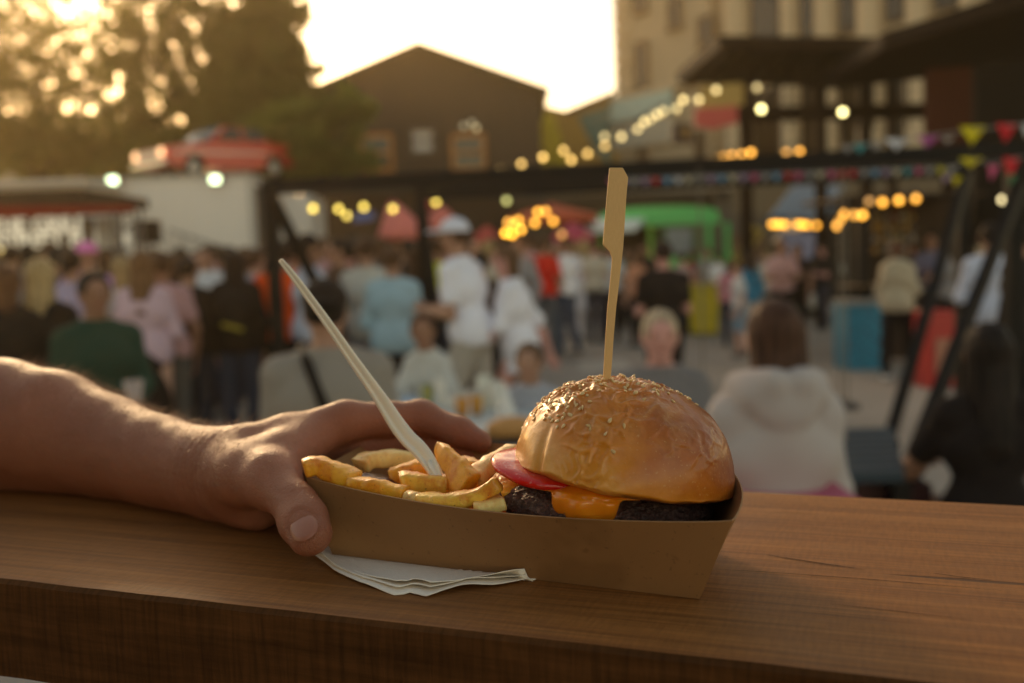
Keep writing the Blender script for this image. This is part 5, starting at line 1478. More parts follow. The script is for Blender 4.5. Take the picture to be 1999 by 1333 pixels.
    for cx in (1.35, -1.30):
        for s in (-1, 1):
            w = MB().lathe([(.20, -.09), (.30, -.09), (.325, -.05), (.325, .05), (.30, .09), (.20, .09)], (cx, s * (W_ - .12), .325), 22, M=Matrix.Rotation(R(90), 3, 'X')).build("wheel", plain("tyre", (.02, .02, .02), .8), root, True)
            MB().lathe([(.001, .07), (.12, .075), (.20, .05), (.205, -.05), (.001, -.05)], (cx, s * (W_ - .12) + s * .0, .325), 18, M=Matrix.Rotation(R(90 if s < 0 else -90), 3, 'X')).build("rim", plain("hub", (.45, .42, .40), .35, Metallic=.5), w, True)
    root.rotation_euler = (R(1.0), R(2.2), R(180 + 50))
red_car()

# ---- stall at the far left
def left_stall():
    D = 13.5; o = W(60, 450, D); root = empty("food_stall", (o.x, o.y, 0), 0, 'black food stall with dark red awning and pale lettering at the far left', 'food stall'); L = V(o.x, o.y, 0)
    def r(x0, y0, x1, y1, d, dep, name, m):
        a, c = W(x0, y1, d) - L, W(x1, y0, d) - L; xm = max(0, (x0 + x1) / 2); a.z, c.z = W(xm, y1, d).z, W(xm, y0, d).z
        return MB().box(((a.x + c.x) / 2, a.y + dep / 2, (a.z + c.z) / 2), (c.x - a.x, dep, c.z - a.z)).build(name, m, root)
    r(-140, 373, 160, 396, D, 2.5, "roof", plain("dark_fascia", (.035, .024, .018), .7))
    a = [W(-140, 396, D - .1), W(232, 400, D - .1), W(262, 408, D - 1.4), W(-140, 424, D - 1.4)]
    MB().prism([p - L for p in a], (0, 0, -.05)).build("awning", plain("dark_red_canvas", (.085, .006, .005), .9), root)
    MB().prism([p - L for p in (W(-140, 406, D - 1.45), W(262, 400, D - 1.45), W(262, 411, D - 1.45), W(-140, 434, D - 1.45))], (0, .03, 0)).build("valance", plain("red_canvas", (.20, .014, .009), .9), root)
    r(-140, 424, 150, 545, D, .1, "back_panel", plain("brown_grey_board", (.085, .062, .052), .8))
    r(-140, 545, 150, 640, D - .6, .5, "counter_front", plain("brown_grey_board2", (.04, .028, .022), .8))
    # lettering, two lines
    lm = glow("lit_letters", (1.0, .88, .60), .22)
    for txt, px, py, sz, wd in (("THE GRILL", -22, 456, .25, 1.0), ("STREET FOOD", -8, 485, .25, 1.0)):
        cu = bpy.data.curves.new("letters", 'FONT'); cu.body = txt; cu.size = sz * 1.12; cu.extrude = .02; cu.offset = .006
        tmp = bpy.data.objects.new("tmp_text", cu); me = bpy.data.meshes.new_from_object(tmp); bpy.data.objects.remove(tmp)
        me.materials.clear(); t = link_mesh("lettering", me, lm, root, False)
        t.location = W(px, py, D - .1) - L; t.rotation_euler = (R(90), 0, 0); 
    r(196, 425, 236, 545, D - .2, .06, "side_banner", plain("white_banner", (.55, .52, .50), .8))
    r(166, 425, 184, 545, D - .2, .05, "side_banner", plain("grey_banner", (.26, .22, .20), .8))
    # lattice mast
    b = MB(); c0 = W(247, 400, D - 1.3) - L; w = .13
    for (sx, sy) in ((-1, -1), (1, -1), (1, 1), (-1, 1)): b.tube([(c0.x + sx * w, c0.y + sy * w, 0), (c0.x + sx * w, c0.y + sy * w, c0.z)], .02, 6)
    z = .1; k = 0
    while z < c0.z - .25:
        for (a0, a1) in (((-1, -1), (1, -1)), ((1, -1), (1, 1)), ((1, 1), (-1, 1)), ((-1, 1), (-1, -1))):
            p, q = (a0, a1) if k % 2 else (a1, a0); b.tube([(c0.x + p[0] * w, c0.y + p[1] * w, z), (c0.x + q[0] * w, c0.y + q[1] * w, z + .25)], .012, 5)
        z += .25; k += 1
    b.build("lattice_mast", plain("grey_steel", (.12, .10, .09), .5), root)
left_stall()
def speaker():
    D = 14; p = W(290, 453, D); r = empty("loudspeaker", (p.x, p.y, 0), 0, 'black square loudspeaker on a pole in front of the pale container', 'loudspeaker')
    h = 45 / F_PX * D; MB().box((0, 0, p.z), (.28, .28, h), ).build("cabinet", plain("black_box", (.02, .016, .013), .7), r, bevel=.01)
    MB().box((0, -.146, p.z), (.24, .012, h * .9)).build("grille", plain("black_mesh", (.028, .02, .016), .6), r)
    MB().tube([(0, 0, 0), (0, 0, p.z - h / 2)], .018, 8).build("pole", PBLACK, r)
    for a in (0, 2.1, 4.2): MB().tube([(0, 0, .5), (.4 * math.cos(a), .4 * math.sin(a), .01)], .012, 6).build("leg", PBLACK, r)
speaker()

# ---- stalls and trucks across the back
def umbrella(px, py, d, wpx, hpx, col, label, group='umbrellas over the stalls', open_=1):
    p = W(px, py, d); w = wpx / F_PX * d / 2; h = hpx / F_PX * d
    r = empty("parasol", (p.x, p.y, 0), random.uniform(0, 1), label, 'parasol', group)
    n = 8; vs = [(0, 0, p.z)] + [(w * math.cos(6.283 * k / n), w * math.sin(6.283 * k / n), p.z - h) for k in range(n)]
    m = MB(); m.add(vs, [(0, k + 1, (k + 1) % n + 1) for k in range(n)])
    vs2 = vs[1:] + [(x, y, z - .16) for x, y, z in vs[1:]]; m.add(vs2, [(k, (k + 1) % n, n + (k + 1) % n, n + k) for k in range(n)])
    o = m.build("canopy", plain("canvas" + str(col), col, .8), r)
    s = o.modifiers.new('t', 'SOLIDIFY'); s.thickness = .01
    MB().tube([(0, 0, 0), (0, 0, p.z)], .025, 8).build("pole", PBLACK, r)
    MB().lathe([(.001, 0), (.25, 0), (.25, .06), (.001, .08)], (0, 0, .002), 16).build("base", PBLACK, r, True)
umbrella(1075, 396, 23, 185, 26, (.50, .10, .05), 'wide open orange-red parasol above the amber bulbs')
umbrella(950, 438, 24, 62, 24, (.48, .08, .07), 'small dull red parasol left of the amber bulbs')
umbrella(1118, 432, 22, 84, 26, (.52, .08, .13), 'small pink-red parasol beside the green truck awning')
def folded(px, py, d, h, col, label, lean=0):
    p = W(px, py, d); r = empty("folded_parasol", (p.x, p.y, 0), 0, label, 'parasol', 'furled parasols')
    H = h / F_PX * d
    vs = [(0, 0, p.z + H)]; n = 10
    m = MB()
    prof = [(0.02, p.z + H), (.12, p.z + H * .8), (.32, p.z + H * .25), (.42, p.z), (.30, p.z - .05)]
    m.lathe(prof, (0, 0, 0), 14); o = m.build("canopy", plain("canvas" + str(col), col, .8), r, True)
    for v in o.data.vertices: a = math.atan2(v.co.y, v.co.x); k = 1 + .22 * math.sin(a * 5); v.co.x *= k; v.co.y *= k; v.co.x += lean * (v.co.z - p.z)
    MB().tube([(0, 0, 0), (0, 0, p.z + .1)], .03, 8).build("pole", PBLACK, r)
folded(790, 462, 15, 72, (.66, .20, .17), 'half-folded pink parasol left of the cap man', -.3)
folded(858, 446, 16, 44, (.62, .18, .14), 'smaller pink folded parasol just above the white cap', .1)
flat_sign("shop_board", [(690, 418), (730, 412), (730, 428), (690, 434)], 16, (.10, .14, .36), 'small blue board hanging left of the pink parasol', 'sign')
flat_sign("shop_board", [(822, 392), (842, 390), (842, 408), (822, 410)], 16, (.42, .04, .03), 'small red board between the two pink parasols', 'sign')
def food_truck():
    D = 24; o = W(1300, 500, D); root = empty("food_truck", (o.x, o.y, 0), 0, 'bright green food truck with white awning behind the bamboo pick', 'food truck'); L = V(o.x, o.y, 0)
    gr = plain("green_paint", (.12, .62, .17), .35); lime = plain("lime_paint", (.22, .50, .05), .4); wh = plain("white_paint", (.70, .74, .68), .5)
    x0, x1 = W(1170, 500, D).x - L.x, W(1425, 500, D).x - L.x; zr = W(1300, 402, D).z; zb = .35
    # rounded roof
    b = MB(); n = 10; pts = []
    for k in range(n + 1):
        a = math.pi * k / n; pts.append((x0 + (x1 - x0 - .2) * (.5 - .5 * math.cos(a)), 0, zr - .45 + .45 * math.sin(a) ** .35))
    b.prism([V(*p) for p in pts] , (0, 2.2, 0)).build("roof", gr, root)
    zs = zr - .45
    MB().box(((x0 + x1) / 2, 1.1, (zb + zs * .52) / 2 + .1), (x1 - x0, 2.2, zs * .52 - zb + .1)).build("lower_body", plain("dark_green_body", (.06, .09, .035), .5), root)
    MB().box(((x0 + x1) / 2 + .6, -.02, W(1300, 512, D).z), (x1 - x0 - .9, .08, .26)).build("side_stripe", gr, root)
    MB().box((x0 + 1.0, -.03, W(1230, 560, D).z), (1.3, .08, .5)).build("side_panel", lime, root)
    MB().box(((x0 + x1) / 2, 2.0, (zs + zs * .5) / 2 + .1), (x1 - x0, .3, zs * .55)).build("back_wall", plain("truck_inside", (.10, .06, .04), .8), root)
    for x in (x0 + .06, x0 + 1.25, x1 - .5, x1 - .05): MB().box((x, .05, (zs + zs * .5) / 2), (.12, .12, zs * .5)).build("pillar", lime if x < 0 else gr, root)
    a, c = W(1302, 496, D), W(1348, 446, D); MB().box(((a.x + c.x) / 2 - L.x, -.04, (a.z + c.z) / 2), (c.x - a.x, .05, c.z - a.z)).build("window", plain("pale_glass", (.26, .30, .33), .2), root)
    MB().prism([W(1105, 452, D - 1.6) - L, W(1240, 446, D - 1.6) - L, W(1260, 424, D) - L, W(1150, 426, D) - L], (0, 0, -.06)).build("awning", wh, root)
    a, c = W(1290, 506, D), W(1400, 436, D); MB().box(((a.x + c.x) / 2 - L.x, .03, (a.z + c.z) / 2), (c.x - a.x, .06, c.z - a.z)).build("side_wall", plain("olive_side", (.10, .15, .06), .5), root)
    for cx in (x0 + .8, x1 - .8):
        w = MB().lathe([(.2, -.1), (.33, -.1), (.36, 0), (.33, .1), (.2, .1)], (cx, .12, .36), 20, M=Matrix.Rotation(R(90), 3, 'X')).build("wheel", plain("tyre", (.02, .02, .02), .8), root, True)
        MB().lathe([(.001, .08), (.2, .06), (.21, -.05)], (cx, .12, .36), 16, M=Matrix.Rotation(R(90), 3, 'X')).build("rim", plain("hub", (.45, .42, .40), .35, Metallic=.5), w, True)
food_truck()
def bin_(px, pb, w, h, label, D=None, col=(.58, .44, .02)):
    g = G(px, pb, 0); t = (g - CAM).dot(FWD); W_ = w / F_PX * t; H_ = h / F_PX * t
    r = empty("litter_bin", (g.x, g.y + W_ / 2, 0), 0, label, 'bin', 'yellow bins')
    b = MB(); k = .46
    vs = [(-W_ * k * .85, -W_ * k * .85, .03), (W_ * k * .85, -W_ * k * .85, .03), (W_ * k * .85, W_ * k * .85, .03), (-W_ * k * .85, W_ * k * .85, .03)]
    vs += [(x / .85, y / .85, H_ - .12) for x, y, z in vs]
    b.add(vs, [(3, 2, 1, 0), (4, 5, 6, 7)] + [(i, (i + 1) % 4, 4 + (i + 1) % 4, 4 + i) for i in range(4)]); b.build("tub", plain("yellow_plastic", col, .5), r, bevel=.02)
    MB().box((0, 0, H_ - .07), (W_, W_, .08)).build("lid", plain("yellow_lid", tuple(c * .8 for c in col), .5), r, bevel=.02)
bin_(1378, 656, 64, 104, 'bright yellow bin right of the man in black')
bin_(1172, 622, 40, 84, 'darker yellow bin seen left of the bamboo pick', col=(.42, .30, .02))
flat_sign("striped_board", [(1424, 512), (1450, 516), (1492, 450), (1470, 438)], 20, (.42, .29, .05), 'slanting yellow and dark striped board left of the black van', 'board')
o = bpy.data.objects["striped_board"]
for k in range(3):
    a = W(1432 + k * 11, 508 - k * 12, 19.9); c = W(1462 + k * 9, 458 - k * 4, 19.9)
    bar(MB(), a - o.location, c - o.location, .06, .02).build("stripe", plain("dark_stripe", (.05, .035, .02), .7), o)
def van():
    D = 21; o = G(1585, 612, 0); root = empty("black_van", (o.x, o.y, 0), 0, 'dark old van serving food under a raised blue-grey hatch', 'van'); L = V(o.x, o.y, 0)
    def r(x0, y0, x1, y1, d, dep, name, m):
        a, c = W(x0, y1, d) - L, W(x1, y0, d) - L
        return MB().box(((a.x + c.x) / 2, a.y - L.y * 0 + dep / 2, (a.z + c.z) / 2), (c.x - a.x, dep, c.z - a.z)).build(name, m, root, bevel=.03)
    dk = plain("van_black", (.022, .018, .016), .4)
    r(1545, 470, 1660, 598, D, 1.9, "body", dk)
    MB().prism([W(1548, 470, D) - L, W(1600, 400, D) - L, W(1660, 380, D) - L, W(1660, 470, D) - L], (0, 1.8, 0)).build("cab", dk, root)
    MB().prism([W(1500, 424, D - .6) - L, W(1608, 430, D - .6) - L, W(1646, 362, D + .6) - L, W(1548, 362, D + .6) - L], (0, 0, -.07)).build("hatch", plain("blue_grey_paint", (.22, .27, .34), .35), root)
    MB().prism([W(1500, 424, D - .6) - L, W(1608, 430, D - .6) - L, W(1646, 362, D + .6) - L, W(1548, 362, D + .6) - L], (0, -.04, .0)).build("hatch_edge", plain("blue_grey_paint", (.22, .27, .34), .35), root)
    MB().prism([W(1522, 452, D - .2) - L, W(1594, 452, D - .2) - L, W(1585, 505, D - .2) - L, W(1545, 505, D - .2) - L], (0, .05, 0)).build("door_panel", plain("lavender_paint", (.26, .26, .42), .5), root)
    for px, py in ((1585, 588),):
        c = W(px, py, D - .15) - L
        w = MB().lathe([(.16, -.1), (.27, -.1), (.29, 0), (.27, .1), (.16, .1)], c, 20, M=Matrix.Rotation(R(90), 3, 'X')).build("wheel", plain("tyre", (.02, .02, .02), .8), root, True)
        MB().lathe([(.001, .12), (.17, .10), (.18, -.05)], c, 16, M=Matrix.Rotation(R(90), 3, 'X')).build("hubcap", plain("cream_hub", (.45, .42, .38), .4), w, True)
    c = W(1660, 588, D - .15) - L; MB().lathe([(.001, -.1), (.27, -.1), (.29, 0), (.27, .1), (.001, .1)], c, 20, M=Matrix.Rotation(R(90), 3, 'X')).build("wheel", plain("tyre", (.02, .02, .02), .8), root, True)
    c = W(1655, 525, D - .1) - L; MB().lathe([(.001, .06), (.15, .05), (.16, 0), (.001, 0)], c, 16, M=Matrix.Rotation(R(90), 3, 'X')).build("headlight", plain("lamp_glass", (.42, .42, .38), .2), root, True)
van()
def crate(px, pb, wpx, hpx, col, label, d_=.5):
    g = G(px, pb, 0); t = (g - CAM).dot(FWD); w, h = wpx / F_PX * t, hpx / F_PX * t
    r = empty("plastic_crate", (g.x, g.y + d_ / 2, 0), 0, label, 'crate')
    m = plain("crate" + str(col), col, .5); b = MB()
    b.box((0, 0, .03), (w, d_, .04))
    for k in range(4):
        z = .08 + (h - .1) * (k + .5) / 4
        for s in (-1, 1): b.box((0, s * (d_ / 2 - .012), z), (w, .022, (h - .1) / 4 * .78)); b.box((s * (w / 2 - .012), 0, z), (.022, d_ - .05, (h - .1) / 4 * .78))
    for sx in (-1, 1):
        for sy in (-1, 1): b.box((sx * (w / 2 - .02), sy * (d_ / 2 - .02), h / 2), (.045, .045, h))
    b.build("basket", m, r); MB().box((0, 0, h * .4), (w * .9, d_ * .85, h * .7)).build("contents", plain("crate_fill", tuple(c * .5 for c in col), .8), r)
crate(1520, 612, 82, 40, (.02, .14, .10), 'dark green crate table in front of the black van')
def kiosk():
    D = 12.5; o = W(1750, 500, D); root = empty("snack_kiosk", (o.x, o.y, 0), 0, 'wooden snack kiosk with filled shelves and warm bulbs behind the beige sweater', 'kiosk'); L = V(o.x, o.y, 0)
    def r(x0, y0, x1, y1, d, dep, name, m, par=None):
        a, c = W(x0, y1, d) - L, W(x1, y0, d) - L
        return MB().box(((a.x + c.x) / 2, a.y + dep / 2, (a.z + c.z) / 2), (c.x - a.x, dep, c.z - a.z)).build(name, m, par or root)
    r(1655, 551, 1875, 560, D - .3, .5, "counter_top", plain("pale_wood_counter", (.30, .18, .09), .5))
    r(1640, 372, 1930, 390, D - .3, 1.6, "roof", PBROWN)
    r(1676, 385, 1690, 700, D - .05, .12, "post", PBLACK); r(1655, 385, 1664, 700, D + .6, .12, "post", PBLACK)
    r(1700, 388, 1900, 560, D + 1.2, .08, "back_wall", plain("kiosk_wall", (.07, .045, .03), .8))
    for k in range(5): r(1692, 406 + k * 22, 1795, 410 + k * 22, D + .7, .3, "shelf", plain("shelf_wood", (.12, .07, .04), .7))
    r(1740, 565, 1880, 700, D - .1, .1, "front_board", plain("dark_front", (.05, .03, .022), .8))
    rnd = random.Random(5)
    pal = [(.50, .44, .36), (.55, .30, .06), (.42, .36, .30), (.36, .10, .05), (.50, .40, .20), (.20, .16, .12)]
    k_ = 0
    for k in range(5):
        for i in range(8):
            x = 1697 + i * 12.2; y1 = 406 + k * 22; c = rnd.choice(pal)
            a, cc = W(x, y1, D + .62) - L, W(x + 9, y1 - rnd.uniform(9, 16), D + .62) - L
            h = cc.z - a.z; rr = (cc.x - a.x) / 2
            b = MB().lathe([(.001, 0), (rr, 0), (rr, h * .65), (rr * .55, h * .8), (rr * .55, h), (.001, h)], (0, 0, 0), 10).build("jar", plain("jar" + str(c), c, .4), None, True)
            b.location = a + L + V(rr, .1, .0)
            row = ['top', 'second', 'middle', 'fourth', 'lowest'][k]; cn = ['cream', 'orange', 'beige', 'red-brown', 'tan', 'dark brown'][pal.index(c)]
            nth = ['first', 'second', 'third', 'fourth', 'fifth', 'sixth', 'seventh', 'last'][i]
            tag(b, '%s jar, %s from the left on the %s shelf of the snack kiosk' % (cn, nth, row), 'jar', 'goods on the kiosk shelves')
kiosk()
def cabinet():
    g = G(1694, 722, 0); t = (g - CAM).dot(FWD); w, h = 80 / F_PX * t, 128 / F_PX * t
    r = empty("blue_counter", (g.x, g.y + .25, 0), 0, 'bright blue patterned counter stand left of the beige sweater', 'counter')
    t_ = Nt("blue_pattern"); n = t_.voronoi(14, t_.mapping((1, 1, 2.2)))
    m = t_.out(t_.ramp(n, [(.2, (.0, .12, .22)), (.5, (.005, .24, .38)), (.7, (.0, .06, .12))]), .5)
    MB().box((0, 0, h / 2), (w, .5, h)).build("cabinet", m, r); MB().box((0, 0, h + .03), (w * 1.06, .55, .05)).build("top", plain("grey_top", (.25, .24, .23), .5), r)
    g = G(1838, 758, 0); t = (g - CAM).dot(FWD); w, h = 52 / F_PX * t, 152 / F_PX * t
    r = empty("drinks_fridge", (g.x, g.y + .2, 0), 0, 'narrow bright red drinks fridge between the slanting braces', 'fridge')
    MB().box((0, 0, h / 2), (w, .4, h)).build("cabinet", plain("fridge_red", (.42, .012, .012), .35), r, bevel=.01)
    MB().box((.02, -.205, h * .42), (w * .6, .01, h * .45)).build("door_picture", plain("picture_panel", (.40, .16, .10), .5, .5, 8), r)
cabinet()

# ---- bunting
FLAGCOL = {'pink': (.62, .12, .25), 'lilac': (.40, .28, .42), 'blue': (.18, .36, .55), 'red': (.58, .03, .04), 'grey': (.35, .33, .33), 'cream': (.60, .52, .38), 'teal': (.06, .34, .38), 'white': (.62, .62, .66), 'purple': (.36, .08, .28), 'yellow': (.66, .56, .02), 'green': (.06, .20, .10)}
def bunting(flags, d0, d1, label, line):
    p0 = W(line[0][0], line[0][1], d0); root = empty("bunting", p0, 0, label, 'bunting')
    pts = []
    xs0, xs1 = line[0][0], line[-1][0]
    for (x, y) in line: pts.append(W(x, y, d0 + (d1 - d0) * (x - xs0) / (xs1 - xs0)) - p0)
    MB().tube(pts, .004, 5).build("cord", plain("cord_grey", (.3, .28, .27), .8), root)
    for (x, y, w, h, c) in flags:
        d = d0 + (d1 - d0) * (x - xs0) / (xs1 - xs0); a = W(x - w / 2, y - h / 2, d) - p0; b_ = W(x + w / 2, y - h / 2, d) - p0; q = W(x + random.uniform(-2, 2), y + h / 2, d) - p0
        w1 = a.lerp(b_, .12).lerp(q, .8); w2 = a.lerp(b_, .88).lerp(q, .8)
        m = MB(); m.prism([a, b_, w2 + V(0, .02, 0), q + V(0, .03, 0), w1], (0, .004, 0)); m.build("flag", plain("flag_" + c, FLAGCOL[c], .8), root)
cs = ['pink', 'lilac', 'grey', 'lilac', 'red', 'blue', 'white', 'cream', 'grey', 'lilac', 'blue', 'cream', 'lilac', 'pink', 'grey', 'blue', 'red', 'pink', 'grey', 'cream', 'pink', 'red', 'red', 'grey', 'blue', 'lilac', 'cream', 'teal', 'pink', 'grey', 'yellow', 'grey']
fl = []
for i, c in enumerate(cs):
    x = 1196 + i * 21.4; fl.append((x, 358 - (x - 1196) * .038, 19, 17, c))
bunting(fl, 8.0, 7.2, 'line of many small coloured flags strung just under the nearer beam', [(1190, 350), (1400, 343), (1620, 334), (1870, 326)])
bunting([(1655, 292, 26, 14, 'grey'), (1680, 290, 28, 18, 'teal'), (1712, 287, 26, 15, 'grey'), (1752, 282, 52, 24, 'white'), (1812, 277, 46, 24, 'purple'), (1852, 274, 26, 14, 'grey'), (1900, 266, 52, 38, 'yellow'), (1966, 260, 42, 38, 'red'), (2010, 256, 30, 26, 'white')], 5.9, 5.2, 'string of larger flags above the beam at the right, yellow and red ones biggest', [(1640, 286), (1760, 272), (1880, 256), (2030, 238)])
bunting([(1896, 318, 48, 20, 'yellow'), (1940, 338, 22, 30, 'pink'), (1975, 330, 34, 46, 'red'), (1868, 354, 20, 18, 'yellow'), (1850, 350, 20, 14, 'lilac'), (1978, 352, 18, 22, 'green')], 5.9, 5.7, 'short string of yellow and red flags hanging below the beam at the right edge', [(1840, 342), (1890, 308), (1935, 320), (2000, 306)])

# ---- lamps
def bulb_string(name, pts, d, col, st, label, r=.035, wire=True, group=None):
    """pts: photo pixels; each bulb hangs in its own small socket on one wire"""
    P = [W(x, y, d + 0.15 * math.sin(i * 2.1)) for i, (x, y, *k) in enumerate(pts)]
    root = empty(name, P[0], 0, label, 'string lights', group)
    top = [p - P[0] + V(0, 0, .11) for p in P]
    order = sorted(top, key=lambda v: v.x)
    if wire and len(P) > 1: MB().tube(order, .006, 5).build("wire", PBLACK, root)
    for i, p in enumerate(P):
        k = pts[i][2] if len(pts[i]) > 2 else 1
        MB().tube([p - P[0] + V(0, 0, .10), p - P[0] + V(0, 0, .035)], .014, 6).build("socket", PBLACK, root)
        b = MB().lathe([(.001, -r), (r * .7, -r * .7), (r, 0), (r * .75, r * .65), (r * .4, r), (.001, r)], (0, 0, 0), 12).build("bulb", glow(name + str(k), col, st * k * .24), root, True)
        b.location = p - P[0]
AMB, WRM, PAL = (1.0, .40, .015), (1.0, .58, .12), (1.0, .72, .26)
BG_ = 'strings of lit bulbs'
bulb_string("string_lights", [(1180, 267, .7), (1213, 267), (1245, 252, .8), (1258, 238), (1270, 233, .6), (1283, 224), (1296, 217, .7), (1321, 212, .8), (1334, 195, 1.2), (1364, 195), (1398, 176), (1478, 171, .6)], 13, PAL, 5.5, 'string of pale bulbs climbing right across the stone building', group=BG_)
bulb_string("string_lights", [(1181, 285, .8), (1147, 300), (1115, 312, 1.2), (1100, 294), (1079, 328, .6), (1060, 307, 1.3), (1018, 320), (977, 332, 1)], 13, WRM, 6, 'string of warm bulbs in front of the painted shed', group=BG_)
bulb_string("string_lights", [(1486, 213, 1), (1645, 219, 1)], 12, (1, .82, .30), 18, 'pair of very bright bulbs hanging under the terrace roof', group=BG_)
bulb_string("string_lights", [(611, 407, 1.2), (661, 408), (677, 421, .8), (710, 404), (767, 408), (851, 394), (847, 370, .6)], 12, (1, .70, .08), 7, 'string of yellow bulbs between the swing frame posts at the left', group=BG_)
bulb_string("string_lights", [(971, 366, 1), (989, 392, .5)], 12, (.90, .85, .20), 6, 'two greenish yellow bulbs under the beam left of centre', group=BG_)
bulb_string("string_lights", [(1084, 366, .7), (1127, 364, .7), (1143, 362), (1152, 360), (1163, 361, .7), (1180, 356, 1.1)], 12.5, (1, .46, .05), 8, 'short amber string running behind the top of the bamboo pick', group=BG_)
bulb_string("string_lights", [(987, 455, 1.6), (1000, 457, 1.6), (992, 434, .7), (1003, 437, .8), (1013, 430), (1017, 448, 1.2), (1044, 435), (1050, 414), (1065, 413, .8), (1080, 432, .9), (1097, 458, .3)], 13, AMB, 11, 'cluster of deep amber bulbs in front of the red parasols', group=BG_)
bulb_string("string_lights", [(1399, 311, .6), (1413, 308), (1428, 305), (1448, 302, .8), (1466, 298, 1)], 12, AMB, 9, 'five amber bulbs close together just above the beam', group=BG_)
bulb_string("string_lights", [(1535, 299, .6), (1561, 297, 1)], 12, AMB, 10, 'two amber bulbs above the beam right of the five', group=BG_)
bulb_string("string_lights", [(1507, 438), (1514, 438), (1521, 438), (1528, 438), (1533, 439), (1556, 438), (1563, 438), (1569, 439), (1576, 440), (1594, 440, .9)], 14, AMB, 9, 'dense row of amber bulbs along the raised hatch of the black van', group=BG_)
bulb_string("string_lights", [(1634, 441, .8), (1640, 429, .8), (1649, 418, .9), (1668, 420, .6), (1684, 420, 1.1)], 11.5, AMB, 10, 'amber bulbs climbing the left post of the snack kiosk', group=BG_)
bulb_string("string_lights", [(1697, 393, .25), (1723, 395), (1755, 391), (1788, 388, .8)], 11.5, AMB, 10, 'amber bulbs along the roof of the snack kiosk', group=BG_)
bulb_string("string_lights", [(1957, 390)], 11.5, (1, .8, .38), 7, 'single pale bulb near the right edge below the beam', wire=False, group=BG_)
bulb_string("string_lights", [(5, 490)], 11.5, (1, .7, .15), 4, 'single dim yellow bulb at the left edge under the lettering', wire=False, group=BG_)
bulb_string("string_lights", [(930, 250, .45), (921, 240, .25), (905, 246, .2)], 14, PAL, 3, 'three faint bulbs in front of the right barn window', group=BG_)

# ---- trees
def leaf_mat(name, c, tr):
    t = Nt(name); g = t.n.new("ShaderNodeNewGeometry"); n = t.noise(.6, 2)
    col = t.mix(g.outputs['Random Per Island'], c, tuple(x * .55 for x in c)); 
    t.put(t.p.inputs['Base Color'], col); t.p.inputs['Roughness'].default_value = .55
    b = t.n.new("ShaderNodeBsdfTranslucent"); t.l.new(t.mix(.5, col, tr), b.inputs[0])
    m = t.n.new("ShaderNodeMixShader"); m.inputs[0].default_value = .42; t.l.new(t.p.outputs[0], m.inputs[1]); t.l.new(b.outputs[0], m.inputs[2])
    t.l.new(m.outputs[0], t.n["Material Output"].inputs[0]); return t.mat
def tree(px, d, blobs, nleaf, size, mat, label, seed, trunk_r=.28, per=70, group='trees behind the yard', bark=(.05, .035, .025)):
    """blobs: (px, py, radius px x, radius px y, density)"""
    rnd = np.random.default_rng(seed); g = W(px, 520, d); root = empty("tree", (g.x, g.y, 0), 0, label, 'tree', group); L = np.array((g.x, g.y, 0))
    tot = sum(b[2] * b[3] * b[4] for b in blobs); V_, cent = [], []
    for (bx, by, rx, ry, dn) in blobs:
        c = np.array(W(bx, by, d)); sx, sz = rx / F_PX * d, ry / F_PX * d; sy = (sx + sz) / 2
        n = int(nleaf * rx * ry * dn / tot); ncl = max(8, int(n / per))
        q = rnd.normal(size=(ncl, 3)); q /= np.linalg.norm(q, axis=1)[:, None]; q *= (rnd.random(ncl) ** (1 / 2.2))[:, None]
        cc = c + q * (sx, sy, sz); cent.append((c, cc))
        k = rnd.integers(0, ncl, n); cr_ = rnd.uniform(.25, .6, ncl) * (min(sx, sz) * .22 + .25)
        p = cc[k] + rnd.normal(size=(n, 3)) * cr_[k][:, None] * .55
        V_.append(p)
    p = np.concatenate(V_); n = len(p)
    a = rnd.normal(size=(n, 3)); a /= np.linalg.norm(a, axis=1)[:, None]; b = np.cross(a, rnd.normal(size=(n, 3))); b /= np.linalg.norm(b, axis=1)[:, None]
    s = (size * rnd.uniform(.6, 1.3, n))[:, None]
    quads = np.stack([p - a * s, p - b * s * .45, p + a * s, p + b * s * .45], 1).reshape(-1, 3) - L
    o = np_mesh("crown", quads, np.arange(n * 4).reshape(-1, 4), mat, root, False)
    br = MB(); c0 = cent[0][0]; top = np.array((c0[0], c0[1], max(2.2, c0[2] * .75))) - L
    base = V(0, 0, 0); fork_ = V(top[0] * .5, 0, min(3.0, top[2] * .5))
    br.tube([base, base.lerp(fork_, .5) + V(.08, 0, 0), fork_], [trunk_r, trunk_r * .8, trunk_r * .65], 10)
    for (c, cc) in cent:
        cv = V(*(c - L)); mid = fork_.lerp(cv, .5) + V(rnd.uniform(-.3, .3), 0, .4)
        br.tube([fork_, mid, cv], [trunk_r * .5, trunk_r * .32, trunk_r * .12], 7)
        for q in cc[:6]:
            e = V(*(q - L)); br.tube([mid, mid.lerp(e, .5) + V(0, 0, .2), e], [trunk_r * .2, trunk_r * .12, .015], 5)
    br.build("trunk", plain("bark", bark, .9, .3, 8), root, True)
    return root
LF1 = leaf_mat("leaves_dark", (.11, .105, .014), (.34, .42, .02)); LF2 = leaf_mat("leaves_olive", (.085, .095, .014), (.42, .54, .03)); LF3 = leaf_mat("leaves_yellow", (.12, .13, .018), (.52, .62, .04))
tree(430, 36, [(490, 150, 110, 140, 1.5), (530, 40, 75, 120, 1.1), (320, 80, 130, 150, .42), (500, 210, 130, 90, 1.6), (300, 235, 120, 50, .7), (600, 170, 45, 60, .5), (380, -60, 220, 90, .25), (380, 290, 120, 40, 1.2), (360, 335, 190, 28, 1.8)], 80000, .13, LF1, 'large dark tree filling the upper left behind the red car', 3, .4, per=40)
